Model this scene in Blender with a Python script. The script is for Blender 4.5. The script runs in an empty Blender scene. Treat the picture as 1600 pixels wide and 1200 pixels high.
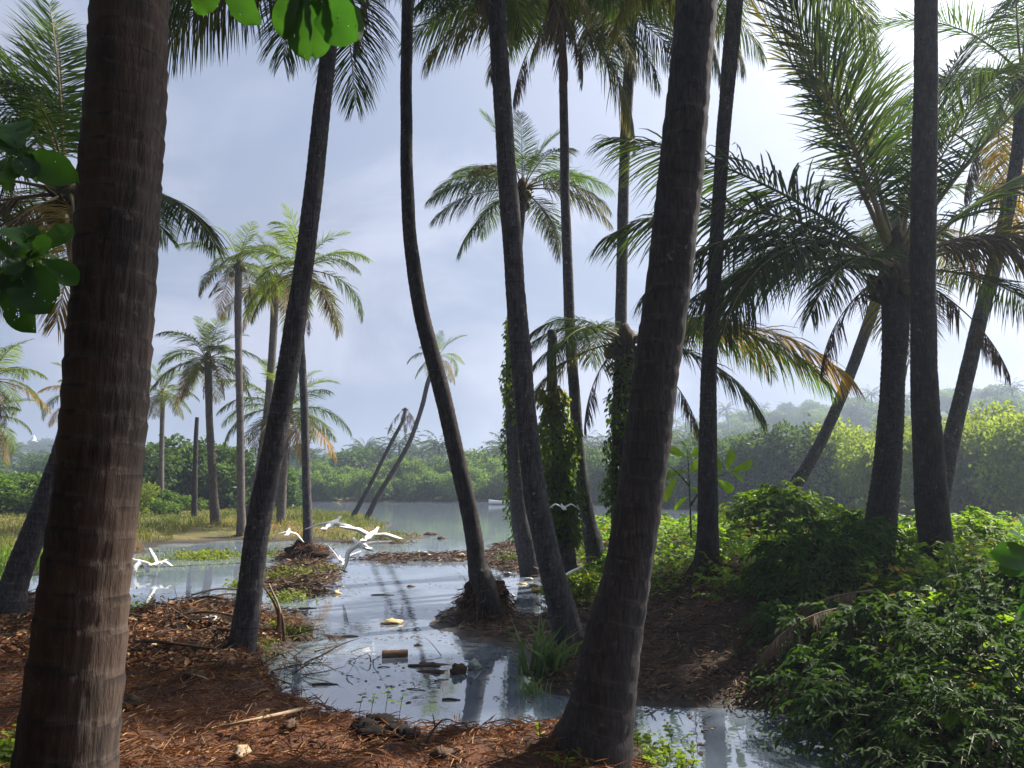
import bpy, math, random
import numpy as np
from mathutils import Vector, Matrix

R = math.radians
SC = bpy.context.scene
COL = SC.collection
rng = np.random.default_rng(7)
random.seed(7)

# ------------------------------------------------------------------ camera
F_PX = 1200.0                 # focal length in photo pixels (photo 1600 x 1200)
PITCH = R(7.45)
EYE = np.array([0.0, 0.0, 2.0])   # water level is z = 0
cam_data = bpy.data.cameras.new("camera")
cam_data.sensor_width = 36.0
cam_data.lens = 36.0 * F_PX / 1600.0
cam_data.clip_start = 0.05
cam_data.clip_end = 5000
cam = bpy.data.objects.new("camera", cam_data)
cam.location = EYE
cam.rotation_euler = (math.pi / 2 + PITCH, 0, 0)
COL.objects.link(cam)
SC.camera = cam

# ------------------------------------------------------------------ sky and sun
SUN_AZ, SUN_EL = R(54), R(45)      # azimuth to the right of the view direction
world = bpy.data.worlds.new("World")
SC.world = world
world.use_nodes = True
wn, wl = world.node_tree.nodes, world.node_tree.links
wn.clear()
w_out = wn.new("ShaderNodeOutputWorld")
w_bg = wn.new("ShaderNodeBackground")
w_bg.inputs["Strength"].default_value = 0.092
sky = wn.new("ShaderNodeTexSky")
sky.sky_type = 'NISHITA'
sky.sun_disc = False
sky.sun_elevation = SUN_EL
sky.sun_rotation = SUN_AZ
sky.air_density = 1.0
sky.dust_density = 5.0
sky.ozone_density = 3.0
w_tc = wn.new("ShaderNodeTexCoord")
w_map = wn.new("ShaderNodeMapping")
w_map.inputs["Scale"].default_value = (1.0, 1.0, 1.6)
w_map.inputs["Location"].default_value = (0.35, 0.2, 0.1)
w_noise = wn.new("ShaderNodeTexNoise")
w_noise.inputs["Scale"].default_value = 2.6
w_noise.inputs["Detail"].default_value = 5.0
w_noise.inputs["Roughness"].default_value = 0.52
w_noise.inputs["Distortion"].default_value = 0.25
w_ramp = wn.new("ShaderNodeMapRange")
w_ramp.inputs["From Min"].default_value = 0.38
w_ramp.inputs["From Max"].default_value = 0.72
w_ramp.inputs["To Min"].default_value = 0.45
w_ramp.inputs["To Max"].default_value = 0.95
w_ramp.interpolation_type = 'SMOOTHSTEP'
w_bw = wn.new("ShaderNodeRGBToBW")
w_cl = wn.new("ShaderNodeMix")
w_cl.data_type = 'RGBA'
w_cl.blend_type = 'MULTIPLY'
w_cl.inputs["Factor"].default_value = 1.0
w_cl.inputs[7].default_value = (1.16, 1.20, 1.38, 1)
w_mix = wn.new("ShaderNodeMix")
w_mix.data_type = 'RGBA'
wl.new(w_tc.outputs["Generated"], w_map.inputs["Vector"])
wl.new(w_map.outputs["Vector"], w_noise.inputs["Vector"])
wl.new(w_noise.outputs["Fac"], w_ramp.inputs["Value"])
wl.new(sky.outputs["Color"], w_bw.inputs["Color"])
wl.new(w_bw.outputs["Val"], w_cl.inputs[6])
wl.new(w_ramp.outputs["Result"], w_mix.inputs["Factor"])
wl.new(sky.outputs["Color"], w_mix.inputs[6])
wl.new(w_cl.outputs[2], w_mix.inputs[7])
w_veil = wn.new("ShaderNodeMix")          # thin even cloud veil over the whole sky
w_veil.data_type = 'RGBA'
w_sep = wn.new("ShaderNodeSeparateXYZ")
wl.new(w_tc.outputs["Generated"], w_sep.inputs[0])
w_alt = wn.new("ShaderNodeMapRange")
w_alt.inputs["From Min"].default_value = 0.0
w_alt.inputs["From Max"].default_value = 0.65
w_alt.inputs["To Min"].default_value = 0.93
w_alt.inputs["To Max"].default_value = 0.34
wl.new(w_sep.outputs["Z"], w_alt.inputs["Value"])
wl.new(w_alt.outputs["Result"], w_veil.inputs["Factor"])
w_n2 = wn.new("ShaderNodeTexNoise")
w_n2.inputs["Scale"].default_value = 3.4
w_n2.inputs["Detail"].default_value = 6.0
w_n2.inputs["Roughness"].default_value = 0.55
w_n2.inputs["Distortion"].default_value = 0.5
wl.new(w_map.outputs["Vector"], w_n2.inputs["Vector"])
w_r2 = wn.new("ShaderNodeMapRange")
w_r2.interpolation_type = 'SMOOTHSTEP'
w_r2.inputs["From Min"].default_value = 0.44
w_r2.inputs["From Max"].default_value = 0.66
wl.new(w_n2.outputs["Fac"], w_r2.inputs["Value"])
w_vc = wn.new("ShaderNodeMix")
w_vc.data_type = 'RGBA'
w_vc.inputs[6].default_value = (1.40, 1.78, 2.65, 1)
w_vc.inputs[7].default_value = (2.9, 3.1, 3.9, 1)
wl.new(w_r2.outputs["Result"], w_vc.inputs["Factor"])
wl.new(w_vc.outputs[2], w_veil.inputs[7])
wl.new(w_mix.outputs[2], w_veil.inputs[6])
wl.new(w_veil.outputs[2], w_bg.inputs["Color"])
wl.new(w_bg.outputs["Background"], w_out.inputs["Surface"])

sun_dir = Vector((math.sin(SUN_AZ) * math.cos(SUN_EL), math.cos(SUN_AZ) * math.cos(SUN_EL), math.sin(SUN_EL)))
sun_data = bpy.data.lights.new("sun", 'SUN')
sun_data.energy = 5.0
sun_data.angle = R(0.8)
sun_data.color = (1.0, 0.93, 0.82)
sun = bpy.data.objects.new("sun", sun_data)
sun.rotation_euler = sun_dir.to_track_quat('Z', 'Y').to_euler()
sun.location = (20, 15, 30)
COL.objects.link(sun)

SC.view_settings.view_transform = 'Standard'
SC.view_settings.look = 'None'
SC.view_settings.gamma = 1.0
SC.view_settings.use_curve_mapping = False
SC.view_settings.exposure = 1.15
SC.render.engine = 'CYCLES'
SC.cycles.max_bounces = 6
SC.cycles.diffuse_bounces = 3
SC.cycles.glossy_bounces = 3
SC.cycles.transmission_bounces = 4
SC.cycles.volume_bounces = 0
SC.cycles.transparent_max_bounces = 8
SC.cycles.caustics_reflective = False
SC.cycles.caustics_refractive = False
SC.cycles.use_denoising = True

# ------------------------------------------------------------------ projection helpers
CP, SP = math.cos(PITCH), math.sin(PITCH)

def ray(px, py):
    u, v = (px - 800) / F_PX, (600 - py) / F_PX
    return np.array([u, CP - v * SP, SP + v * CP])

def at(px, py, Y):
    d = ray(px, py)
    return EYE + d * (Y / d[1])

def ground(px, py, z=0.0):
    d = ray(px, py)
    return EYE + d * ((z - EYE[2]) / d[2])

def px_size(P):
    """metres covered by one photo pixel at world point P"""
    return (P[1] * CP + (P[2] - EYE[2]) * SP) / F_PX

def smooth(a, b, x):
    t = np.clip((x - a) / (b - a), 0, 1)
    return t * t * (3 - 2 * t)

# ------------------------------------------------------------------ numpy value noise
def _hash(ix, iy, iz, seed):
    n = (ix.astype(np.int64) * 374761393 + iy.astype(np.int64) * 668265263 + iz.astype(np.int64) * 2147483647 + seed * 1274126177) & 0xffffffff
    n = ((n ^ (n >> 13)) * 1274126177) & 0xffffffff
    n = ((n ^ (n >> 16)) * 2246822519) & 0xffffffff
    return (n & 0xffff) / 65535.0

def vnoise(x, y, z=0.0, seed=0):
    x, y, z = np.broadcast_arrays(np.asarray(x, float), np.asarray(y, float), np.asarray(z, float))
    ix, iy, iz = np.floor(x), np.floor(y), np.floor(z)
    fx, fy, fz = x - ix, y - iy, z - iz
    fx, fy, fz = [t * t * (3 - 2 * t) for t in (fx, fy, fz)]
    r = 0
    for a in (0, 1):
        for b in (0, 1):
            for c in (0, 1):
                w = (fx if a else 1 - fx) * (fy if b else 1 - fy) * (fz if c else 1 - fz)
                r = r + w * _hash(ix + a, iy + b, iz + c, seed)
    return r * 2 - 1

def fbm(x, y, z=0.0, oct=4, seed=0, gain=0.5):
    r, a, f = 0, 1.0, 1.0
    for o in range(oct):
        r = r + a * vnoise(np.asarray(x) * f, np.asarray(y) * f, np.asarray(z) * f, seed + o * 17)
        a *= gain
        f *= 2.03
    return r

# ------------------------------------------------------------------ mesh helpers
class Geo:
    """collects vertices and faces; build() links them as one mesh object"""
    def __init__(self):
        self.v, self.q, self.t, self.qm, self.tm, self.r = [], [], [], [], [], []
        self.n = 0

    def add(self, verts, quads=None, tris=None, mat=0, rnd=None):
        verts = np.asarray(verts, float).reshape(-1, 3)
        self.v.append(verts)
        if quads is not None and len(quads):
            q = np.asarray(quads, int) + self.n
            self.q.append(q)
            self.qm.append(np.full(len(q), mat))
        if tris is not None and len(tris):
            t = np.asarray(tris, int) + self.n
            self.t.append(t)
            self.tm.append(np.full(len(t), mat))
        self.r.append(np.full(len(verts), 0.5) if rnd is None else np.broadcast_to(np.asarray(rnd, float), (len(verts),)))
        self.n += len(verts)

    def mesh(self, name, mats, smooth_shade=True):
        me = bpy.data.meshes.new(name)
        v = np.concatenate(self.v)
        q = np.concatenate(self.q) if self.q else np.zeros((0, 4), int)
        t = np.concatenate(self.t) if self.t else np.zeros((0, 3), int)
        me.vertices.add(len(v))
        me.vertices.foreach_set("co", v.astype(np.float32).ravel())
        me.loops.add(q.size + t.size)
        me.loops.foreach_set("vertex_index", np.concatenate([q.ravel(), t.ravel()]).astype(np.int32))
        me.polygons.add(len(q) + len(t))
        starts = np.concatenate([np.arange(len(q)) * 4, q.size + np.arange(len(t)) * 3]).astype(np.int32)
        me.polygons.foreach_set("loop_start", starts)
        mi = np.concatenate((self.qm + self.tm) or [np.zeros(0)]).astype(np.int32)
        me.polygons.foreach_set("material_index", mi)
        me.polygons.foreach_set("use_smooth", np.full(len(mi), smooth_shade))
        at_ = me.attributes.new("rnd", 'FLOAT', 'POINT')
        at_.data.foreach_set("value", np.concatenate(self.r).astype(np.float32))
        for m in (mats if isinstance(mats, (list, tuple)) else [mats]):
            me.materials.append(m)
        me.update(calc_edges=True)
        me.validate()
        return me

    def build(self, name, mats, parent=None, smooth_shade=True, origin=None):
        if origin is not None:
            for k in range(len(self.v)):
                self.v[k] = self.v[k] - np.asarray(origin)
        o = link(name, self.mesh(name, mats, smooth_shade), parent)
        if origin is not None:
            o.location = origin
        return o

def link(name, data, parent=None):
    o = bpy.data.objects.new(name, data)
    COL.objects.link(o)
    o.parent = parent
    return o

def tag(o, label=None, cat=None, group=None, kind=None):
    if label: o["label"] = label
    if cat: o["category"] = cat
    if group: o["group"] = group
    if kind: o["kind"] = kind
    return o

def thing(name, label, cat, loc=(0, 0, 0), group=None):
    o = link(name, None)
    o.location = loc
    o.empty_display_size = 0.1
    return tag(o, label, cat, group)

def nrm(a):
    return a / np.maximum(np.linalg.norm(a, axis=-1, keepdims=True), 1e-9)

def catmull(P, n):
    P = np.asarray(P, float)
    if len(P) == 2:
        return P[0] + (P[1] - P[0]) * np.linspace(0, 1, n)[:, None]
    Q = np.vstack([2 * P[0] - P[1], P, 2 * P[-1] - P[-2]])
    d = np.concatenate([[0], np.cumsum(np.linalg.norm(np.diff(P[:, :3], axis=0), axis=1))])
    s = np.linspace(0, d[-1], n)
    k = np.clip(np.searchsorted(d, s, side='right') - 1, 0, len(P) - 2)
    t = ((s - d[k]) / (d[k + 1] - d[k]))[:, None]
    a, b, c, e = Q[k], Q[k + 1], Q[k + 2], Q[k + 3]
    return 0.5 * (2 * b + (c - a) * t + (2 * a - 5 * b + 4 * c - e) * t ** 2 + (3 * b - a - 3 * c + e) * t ** 3)

def tube(g, P, rad, seg=6, mat=0, cap=True, disp=None, rnd=0.5):
    """a tube along points P with radii rad; disp(theta, length, points) scales the radius"""
    P = np.asarray(P, float)
    n = len(P)
    rad = np.broadcast_to(np.asarray(rad, float), (n,))
    T = nrm(np.gradient(P, axis=0))
    ref = np.array([0.0, 1.0, 0.0]) if abs(T[0][1]) < 0.9 else np.array([1.0, 0, 0])
    U = np.zeros_like(P)
    u = nrm(np.cross(T[0], ref))
    for i in range(n):
        u = nrm(u - T[i] * np.dot(u, T[i]))
        U[i] = u
    W = np.cross(T, U)
    th = np.linspace(0, 2 * math.pi, seg, endpoint=False)
    ring = U[:, None, :] * np.cos(th)[None, :, None] + W[:, None, :] * np.sin(th)[None, :, None]
    rr = np.repeat(rad[:, None], seg, 1)
    if disp is not None:
        ln = np.concatenate([[0], np.cumsum(np.linalg.norm(np.diff(P, axis=0), axis=1))])
        rr = rr * disp(th[None, :], ln[:, None], ring)
    V = (P[:, None, :] + ring * rr[:, :, None]).reshape(-1, 3)
    i = np.arange(n - 1)[:, None] * seg
    j = np.arange(seg)[None, :]
    j2 = (j + 1) % seg
    quads = np.stack([i + j, i + j2, i + seg + j2, i + seg + j], -1).reshape(-1, 4)
    tris = None
    if cap:
        V = np.vstack([V, P[0], P[-1]])
        jj = np.arange(seg)
        a = np.stack([np.full(seg, n * seg), (jj + 1) % seg, jj], -1)
        b = np.stack([np.full(seg, n * seg + 1), (n - 1) * seg + jj, (n - 1) * seg + (jj + 1) % seg], -1)
        tris = np.vstack([a, b])
    g.add(V, quads, tris, mat, rnd)

def leaves(g, P, D, U, L, W, mat=0, rnd=None, fold=0.18, droop=0.15):
    """N pointed leaves: base P, direction D, face normal U, length L, width W; two quads folded along the midrib"""
    P, D, U = np.atleast_2d(P), nrm(np.atleast_2d(D)), np.atleast_2d(U)
    N = len(P)
    L = np.broadcast_to(L, (N,))[:, None]
    W = np.broadcast_to(W, (N,))[:, None]
    S = nrm(np.cross(D, U))
    U = np.cross(S, D)
    z = np.array([0, 0, -1.0])
    v0 = P
    v3 = P + D * L + z * L * droop
    m1, m2 = P + D * L * 0.32 + U * 0.0, P + D * L * 0.68 + z * L * droop * 0.4
    l1, r1 = m1 - S * W * 0.5 + U * W * fold, m1 + S * W * 0.5 + U * W * fold
    l2, r2 = m2 - S * W * 0.38 + U * W * fold, m2 + S * W * 0.38 + U * W * fold
    V = np.stack([v0, r1, r2, v3, l2, l1], 1).reshape(-1, 3)
    b = np.arange(N)[:, None] * 6
    quads = np.vstack([b + np.array([[0, 1, 2, 3]]), b + np.array([[0, 3, 4, 5]])])
    r = rng.random(N) if rnd is None else np.broadcast_to(rnd, (N,))
    g.add(V, quads, None, mat, np.repeat(r, 6))

def blades(g, P, H, lean, W, mat=0, rnd=None, curl=0.5):
    """N grass or strap blades, base P, height H, lean direction vectors (N,3)"""
    N = len(P)
    H = np.broadcast_to(H, (N,))[:, None]
    W = np.broadcast_to(W, (N,))[:, None]
    z = np.array([0, 0, 1.0])
    d0 = nrm(z + lean * 0.5)
    d1 = nrm(z * (1 - curl) + lean * (1 + curl))
    S = nrm(np.cross(d0, rng.normal(size=(N, 3))))
    a = P
    b = a + d0 * H * 0.55
    c = b + d1 * H * 0.5
    V = np.stack([a - S * W / 2, a + S * W / 2, b + S * W * 0.4, b - S * W * 0.4, c], 1).reshape(-1, 3)
    k = np.arange(N)[:, None] * 5
    r = rng.random(N) if rnd is None else np.broadcast_to(rnd, (N,))
    g.add(V, k + np.array([[0, 1, 2, 3]]), k + np.array([[3, 2, 4]]), mat, np.repeat(r, 5))

def rand_dirs(n):
    return nrm(rng.normal(size=(n, 3)))

def lump(g, c, r, squash=(1, 1, 1), rough=0.25, seed=0, seg=12, rings=8, mat=0, freq=1.6, rot=0.0):
    """an irregular rounded lump"""
    th = np.linspace(0, 2 * math.pi, seg, endpoint=False)
    ph = np.linspace(0, math.pi, rings + 1)[1:-1]
    T, Pp = np.meshgrid(th, ph)
    d = np.stack([np.sin(Pp) * np.cos(T), np.sin(Pp) * np.sin(T), np.cos(Pp)], -1).reshape(-1, 3)
    d = np.vstack([d, [[0, 0, 1], [0, 0, -1]]])
    rr = r * (1 + rough * fbm(d[:, 0] * freq + seed * 3.1, d[:, 1] * freq, d[:, 2] * freq, 3, seed))
    V = d * rr[:, None] * np.asarray(squash)
    cr, sr = math.cos(rot), math.sin(rot)
    V = np.stack([V[:, 0] * cr - V[:, 1] * sr, V[:, 0] * sr + V[:, 1] * cr, V[:, 2]], -1) + np.asarray(c)
    n = len(ph)
    i = np.arange(n - 1)[:, None] * seg
    j = np.arange(seg)[None, :]
    quads = np.stack([i + j, i + seg + j, i + seg + (j + 1) % seg, i + (j + 1) % seg], -1).reshape(-1, 4)
    jj = np.arange(seg)
    top = np.stack([np.full(seg, n * seg), jj, (jj + 1) % seg], -1)
    bot = np.stack([np.full(seg, n * seg + 1), (n - 1) * seg + (jj + 1) % seg, (n - 1) * seg + jj], -1)
    g.add(V, quads, np.vstack([top, bot]), mat)

# ------------------------------------------------------------------ materials
def new_mat(name):
    m = bpy.data.materials.new(name)
    m.use_nodes = True
    nt = m.node_tree
    nt.nodes.clear()
    out = nt.nodes.new("ShaderNodeOutputMaterial")
    return m, nt, nt.nodes, nt.links, out

def node(nt, typ, **kw):
    n = nt.nodes.new(typ)
    for k, v in kw.items():
        if k in n.inputs:
            n.inputs[k].default_value = v
        else:
            setattr(n, k, v)
    return n

def mixrgb(nt, fac, a, b, blend='MIX'):
    n = nt.nodes.new("ShaderNodeMix")
    n.data_type = 'RGBA'
    n.blend_type = blend
    for sock, val in ((n.inputs["Factor"], fac), (n.inputs[6], a), (n.inputs[7], b)):
        if isinstance(val, bpy.types.NodeSocket):
            nt.links.new(val, sock)
        elif isinstance(val, (int, float)):
            sock.default_value = val
        else:
            sock.default_value = (*val, 1)
    return n.outputs[2]

def ramp(nt, src, lo, hi, a=0.0, b=1.0):
    n = node(nt, "ShaderNodeMapRange", interpolation_type='SMOOTHSTEP')
    n.inputs["From Min"].default_value, n.inputs["From Max"].default_value = lo, hi
    n.inputs["To Min"].default_value, n.inputs["To Max"].default_value = a, b
    nt.links.new(src, n.inputs["Value"])
    return n.outputs["Result"]

def coords(nt, scale=(1, 1, 1), kind="Object"):
    tc = nt.nodes.new("ShaderNodeTexCoord")
    mp = nt.nodes.new("ShaderNodeMapping")
    mp.inputs["Scale"].default_value = scale
    nt.links.new(tc.outputs[kind], mp.inputs["Vector"])
    return mp.outputs["Vector"]

def noise(nt, vec, scale, detail=4, rough=0.55, dist=0.0):
    n = node(nt, "ShaderNodeTexNoise", Scale=scale, Detail=detail, Roughness=rough, Distortion=dist)
    nt.links.new(vec, n.inputs["Vector"])
    return n.outputs["Fac"]

def leaf_mat(name, c1, c2, trans=0.4, rough=0.5, third=None, tcol=None, spec=0.35, obj_var=0.25, holes=False):
    m, nt, N, Lk, out = new_mat(name)
    att = node(nt, "ShaderNodeAttribute", attribute_name="rnd")
    col = mixrgb(nt, att.outputs["Fac"], c1, c2)
    if third is not None:
        col = mixrgb(nt, ramp(nt, att.outputs["Fac"], 0.86, 0.97), col, third)
    oi = nt.nodes.new("ShaderNodeObjectInfo")
    v = node(nt, "ShaderNodeMapRange")
    v.inputs["To Min"].default_value, v.inputs["To Max"].default_value = 1 - obj_var, 1 + obj_var
    Lk.new(oi.outputs["Random"], v.inputs["Value"])
    col = mixrgb(nt, 1.0, col, v.outputs["Result"], 'MULTIPLY')
    nz = noise(nt, coords(nt), 2.3, 3)
    col = mixrgb(nt, ramp(nt, nz, 0.3, 0.7, 0.0, 0.35), col, tuple(x * 0.55 for x in c1))
    p = node(nt, "ShaderNodeBsdfPrincipled", Roughness=rough)
    p.inputs["Specular IOR Level"].default_value = spec
    Lk.new(col, p.inputs["Base Color"])
    t = nt.nodes.new("ShaderNodeBsdfTranslucent")
    tc = mixrgb(nt, 1.0, col, tcol or (1.5, 1.55, 0.7), 'MULTIPLY')
    Lk.new(tc, t.inputs["Color"])
    mx = node(nt, "ShaderNodeMixShader", Fac=trans)
    Lk.new(p.outputs[0], mx.inputs[1])
    Lk.new(t.outputs[0], mx.inputs[2])
    sh = mx.outputs[0]
    if holes:
        vo = node(nt, "ShaderNodeTexVoronoi", Scale=38.0)
        vc = coords(nt)
        Lk.new(vc, vo.inputs["Vector"])
        big = noise(nt, vc, 9.0, 2)
        h = node(nt, "ShaderNodeMath", operation='LESS_THAN')
        thr = ramp(nt, big, 0.56, 0.74, 0.0, 0.34)
        Lk.new(vo.outputs["Distance"], h.inputs[0])
        Lk.new(thr, h.inputs[1])
        tr = nt.nodes.new("ShaderNodeBsdfTransparent")
        m2 = nt.nodes.new("ShaderNodeMixShader")
        Lk.new(h.outputs[0], m2.inputs[0])
        Lk.new(sh, m2.inputs[1])
        Lk.new(tr.outputs[0], m2.inputs[2])
        sh = m2.outputs[0]
    Lk.new(sh, out.inputs["Surface"])
    return m

def solid_mat(name, c1, c2=None, rough=0.8, scale=6.0, bump=0.3, spec=0.3, stretch=(1, 1, 1), bdist=0.01, detail=6):
    m, nt, N, Lk, out = new_mat(name)
    vec = coords(nt, stretch)
    nz = noise(nt, vec, scale, detail, 0.6)
    col = mixrgb(nt, ramp(nt, nz, 0.32, 0.68), c1, c2 or tuple(x * 0.6 for x in c1))
    p = node(nt, "ShaderNodeBsdfPrincipled", Roughness=rough)
    p.inputs["Specular IOR Level"].default_value = spec
    Lk.new(col, p.inputs["Base Color"])
    if bump:
        b = node(nt, "ShaderNodeBump", Strength=bump, Distance=bdist)
        Lk.new(noise(nt, vec, scale * 3, detail, 0.65), b.inputs["Height"])
        Lk.new(b.outputs[0], p.inputs["Normal"])
    Lk.new(p.outputs[0], out.inputs["Surface"])
    return m

def bark_mat(name, base, dark, lichen, lich_amt=0.5, red=None):
    """palm bark: vertical fissures, ring scars (attribute rnd holds the ring phase), pale lichen patches"""
    m, nt, N, Lk, out = new_mat(name)
    fine = noise(nt, coords(nt, (1, 1, 0.12)), 55, 6, 0.7)
    mid = noise(nt, coords(nt, (1, 1, 0.45)), 9, 6, 0.6)
    col = mixrgb(nt, ramp(nt, fine, 0.34, 0.62), dark, base)
    col = mixrgb(nt, ramp(nt, mid, 0.42, 0.66, 0.0, 0.65), col, dark)
    if red is not None:
        col = mixrgb(nt, ramp(nt, noise(nt, coords(nt, (1, 1, 0.5)), 3.2, 4), 0.4, 0.62, 0, 0.9), col, red)
    lz = noise(nt, coords(nt, (1, 1, 0.8)), 16, 6, 0.72)
    big = noise(nt, coords(nt), 1.7, 2)
    lm = node(nt, "ShaderNodeMath", operation='MULTIPLY')
    Lk.new(ramp(nt, lz, 0.58, 0.70), lm.inputs[0])
    Lk.new(ramp(nt, big, 0.38, 0.6, 0.15, lich_amt), lm.inputs[1])
    col = mixrgb(nt, lm.outputs[0], col, lichen)
    ring = node(nt, "ShaderNodeAttribute", attribute_name="rnd")
    col = mixrgb(nt, ramp(nt, ring.outputs["Fac"], 0.70, 0.97, 0.0, 0.75), col, tuple(x * 0.7 for x in dark))
    col = mixrgb(nt, ramp(nt, ring.outputs["Fac"], 0.22, 0.02, 0.0, 0.45), col, tuple(x * 1.7 for x in base))
    p = node(nt, "ShaderNodeBsdfPrincipled", Roughness=0.88)
    p.inputs["Specular IOR Level"].default_value = 0.2
    Lk.new(col, p.inputs["Base Color"])
    b = node(nt, "ShaderNodeBump", Strength=0.7, Distance=0.012)
    Lk.new(fine, b.inputs["Height"])
    b2 = node(nt, "ShaderNodeBump", Strength=0.6, Distance=0.02)
    Lk.new(mid, b2.inputs["Height"])
    Lk.new(b.outputs[0], b2.inputs["Normal"])
    Lk.new(b2.outputs[0], p.inputs["Normal"])
    Lk.new(p.outputs[0], out.inputs["Surface"])
    return m

M = {}
M["bark_red"] = bark_mat("bark_red", (0.066, 0.052, 0.045), (0.018, 0.0155, 0.0155), (0.20, 0.175, 0.155), 0.5, (0.088, 0.060, 0.045))
M["bark_grey"] = bark_mat("bark_grey", (0.108, 0.098, 0.098), (0.032, 0.029, 0.032), (0.38, 0.36, 0.34), 0.85)
M["bark_dark"] = bark_mat("bark_dark", (0.066, 0.056, 0.053), (0.018, 0.0160, 0.0170), (0.25, 0.23, 0.21), 0.65)
M["bark_far"] = bark_mat("bark_far", (0.16, 0.135, 0.12), (0.07, 0.058, 0.052), (0.32, 0.3, 0.28), 0.5)
M["frond"] = leaf_mat("frond_green", (0.028, 0.056, 0.016), (0.075, 0.105, 0.024), 0.50, 0.55, spec=0.15)
M["frond_young"] = leaf_mat("frond_young", (0.050, 0.115, 0.016), (0.120, 0.180, 0.024), 0.55, 0.5, spec=0.18)
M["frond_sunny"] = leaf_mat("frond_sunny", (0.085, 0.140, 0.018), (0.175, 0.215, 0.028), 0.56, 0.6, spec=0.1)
M["frond_olive"] = leaf_mat("frond_olive", (0.080, 0.082, 0.022), (0.155, 0.135, 0.036), 0.48, 0.6, spec=0.12)
M["frond_yellow"] = leaf_mat("frond_yellow", (0.26, 0.19, 0.035), (0.40, 0.27, 0.05), 0.45, 0.5, tcol=(1.3, 1.15, 0.6))
M["frond_dead"] = leaf_mat("frond_dead", (0.110, 0.080, 0.058), (0.190, 0.145, 0.105), 0.22, 0.8, tcol=(1.2, 1.0, 0.8), spec=0.15)
M["rachis"] = solid_mat("rachis", (0.17, 0.15, 0.05), (0.24, 0.17, 0.07), 0.55, 4, 0)
M["rachis_dead"] = solid_mat("rachis_dead", (0.20, 0.14, 0.09), (0.12, 0.085, 0.06), 0.8, 5, 0.2)
M["fibre"] = solid_mat("palm_fibre", (0.050, 0.037, 0.028), (0.105, 0.078, 0.055), 0.9, 14, 0.8, 0.1, (1, 1, 0.25))
M["coconut"] = solid_mat("coconut_skin", (0.16, 0.13, 0.04), (0.09, 0.085, 0.03), 0.5, 6, 0.1)
M["husk_pale"] = solid_mat("weathered_log", (0.24, 0.15, 0.09), (0.13, 0.08, 0.05), 0.85, 12, 0.6, 0.2, (0.3, 1, 1))
M["husk"] = solid_mat("coconut_husk", (0.12, 0.075, 0.045), (0.06, 0.042, 0.03), 0.9, 18, 0.8)
M["mangrove"] = leaf_mat("mangrove_leaf", (0.085, 0.155, 0.030), (0.170, 0.245, 0.050), 0.45, 0.55, spec=0.2)
M["mangrove_lime"] = leaf_mat("mangrove_lime_leaf", (0.135, 0.190, 0.028), (0.250, 0.300, 0.045), 0.48, 0.55, spec=0.2)
M["tree_dark"] = leaf_mat("dark_tree_leaf", (0.052, 0.100, 0.028), (0.110, 0.175, 0.042), 0.40, 0.55, spec=0.2)
M["bush"] = leaf_mat("bush_leaf", (0.055, 0.115, 0.020), (0.125, 0.20, 0.030), 0.42, 0.45)
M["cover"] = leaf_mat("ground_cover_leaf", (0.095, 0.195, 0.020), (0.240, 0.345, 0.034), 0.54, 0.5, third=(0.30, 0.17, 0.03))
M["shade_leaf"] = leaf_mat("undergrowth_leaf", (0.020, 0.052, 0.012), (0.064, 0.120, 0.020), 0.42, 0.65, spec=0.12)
M["vine"] = leaf_mat("vine_leaf", (0.090, 0.160, 0.022), (0.240, 0.300, 0.040), 0.58, 0.45, third=(0.30, 0.20, 0.03))
M["almond"] = leaf_mat("broad_leaf", (0.042, 0.125, 0.016), (0.085, 0.185, 0.026), 0.44, 0.5, spec=0.3, holes=True, tcol=(0.75, 0.95, 0.5))
M["sapling"] = leaf_mat("sapling_leaf", (0.17, 0.31, 0.024), (0.30, 0.44, 0.04), 0.62, 0.42, spec=0.2)
M["strap"] = leaf_mat("strap_leaf", (0.080, 0.150, 0.050), (0.190, 0.265, 0.10), 0.38, 0.4)
M["grass"] = leaf_mat("grass_blade", (0.10, 0.150, 0.028), (0.27, 0.235, 0.070), 0.4, 0.6, third=(0.30, 0.15, 0.06))
M["grass_lush"] = leaf_mat("lush_grass_blade", (0.10, 0.22, 0.02), (0.19, 0.32, 0.03), 0.45, 0.5)
M["waterweed"] = leaf_mat("water_weed_leaf", (0.11, 0.17, 0.02), (0.27, 0.28, 0.035), 0.4, 0.45)
M["twig"] = solid_mat("twig", (0.10, 0.075, 0.055), (0.17, 0.13, 0.10), 0.85, 9, 0.4)
M["stem_green"] = solid_mat("green_stem", (0.07, 0.09, 0.03), (0.10, 0.08, 0.04), 0.6, 9, 0)
M["wood_pale"] = solid_mat("pale_dry_wood", (0.42, 0.31, 0.20), (0.26, 0.19, 0.12), 0.8, 7, 0.4, 0.2, (1, 1, 0.3))
M["litter"] = leaf_mat("dry_litter", (0.125, 0.056, 0.027), (0.33, 0.165, 0.078), 0.15, 0.8, third=(0.50, 0.34, 0.18), tcol=(1.2, 0.9, 0.7), spec=0.15)
M["litter_dark"] = leaf_mat("damp_litter", (0.050, 0.032, 0.021), (0.20, 0.115, 0.065), 0.1, 0.7, third=(0.42, 0.27, 0.14), tcol=(1.2, 0.9, 0.7), spec=0.3)
M["plastic_white"] = solid_mat("dirty_white_plastic", (0.66, 0.63, 0.58), (0.45, 0.42, 0.37), 0.4, 5, 0.1, 0.5)
M["plastic_yellow"] = solid_mat("stained_yellow_foam", (0.55, 0.42, 0.20), (0.40, 0.30, 0.15), 0.6, 5, 0.3)
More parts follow.
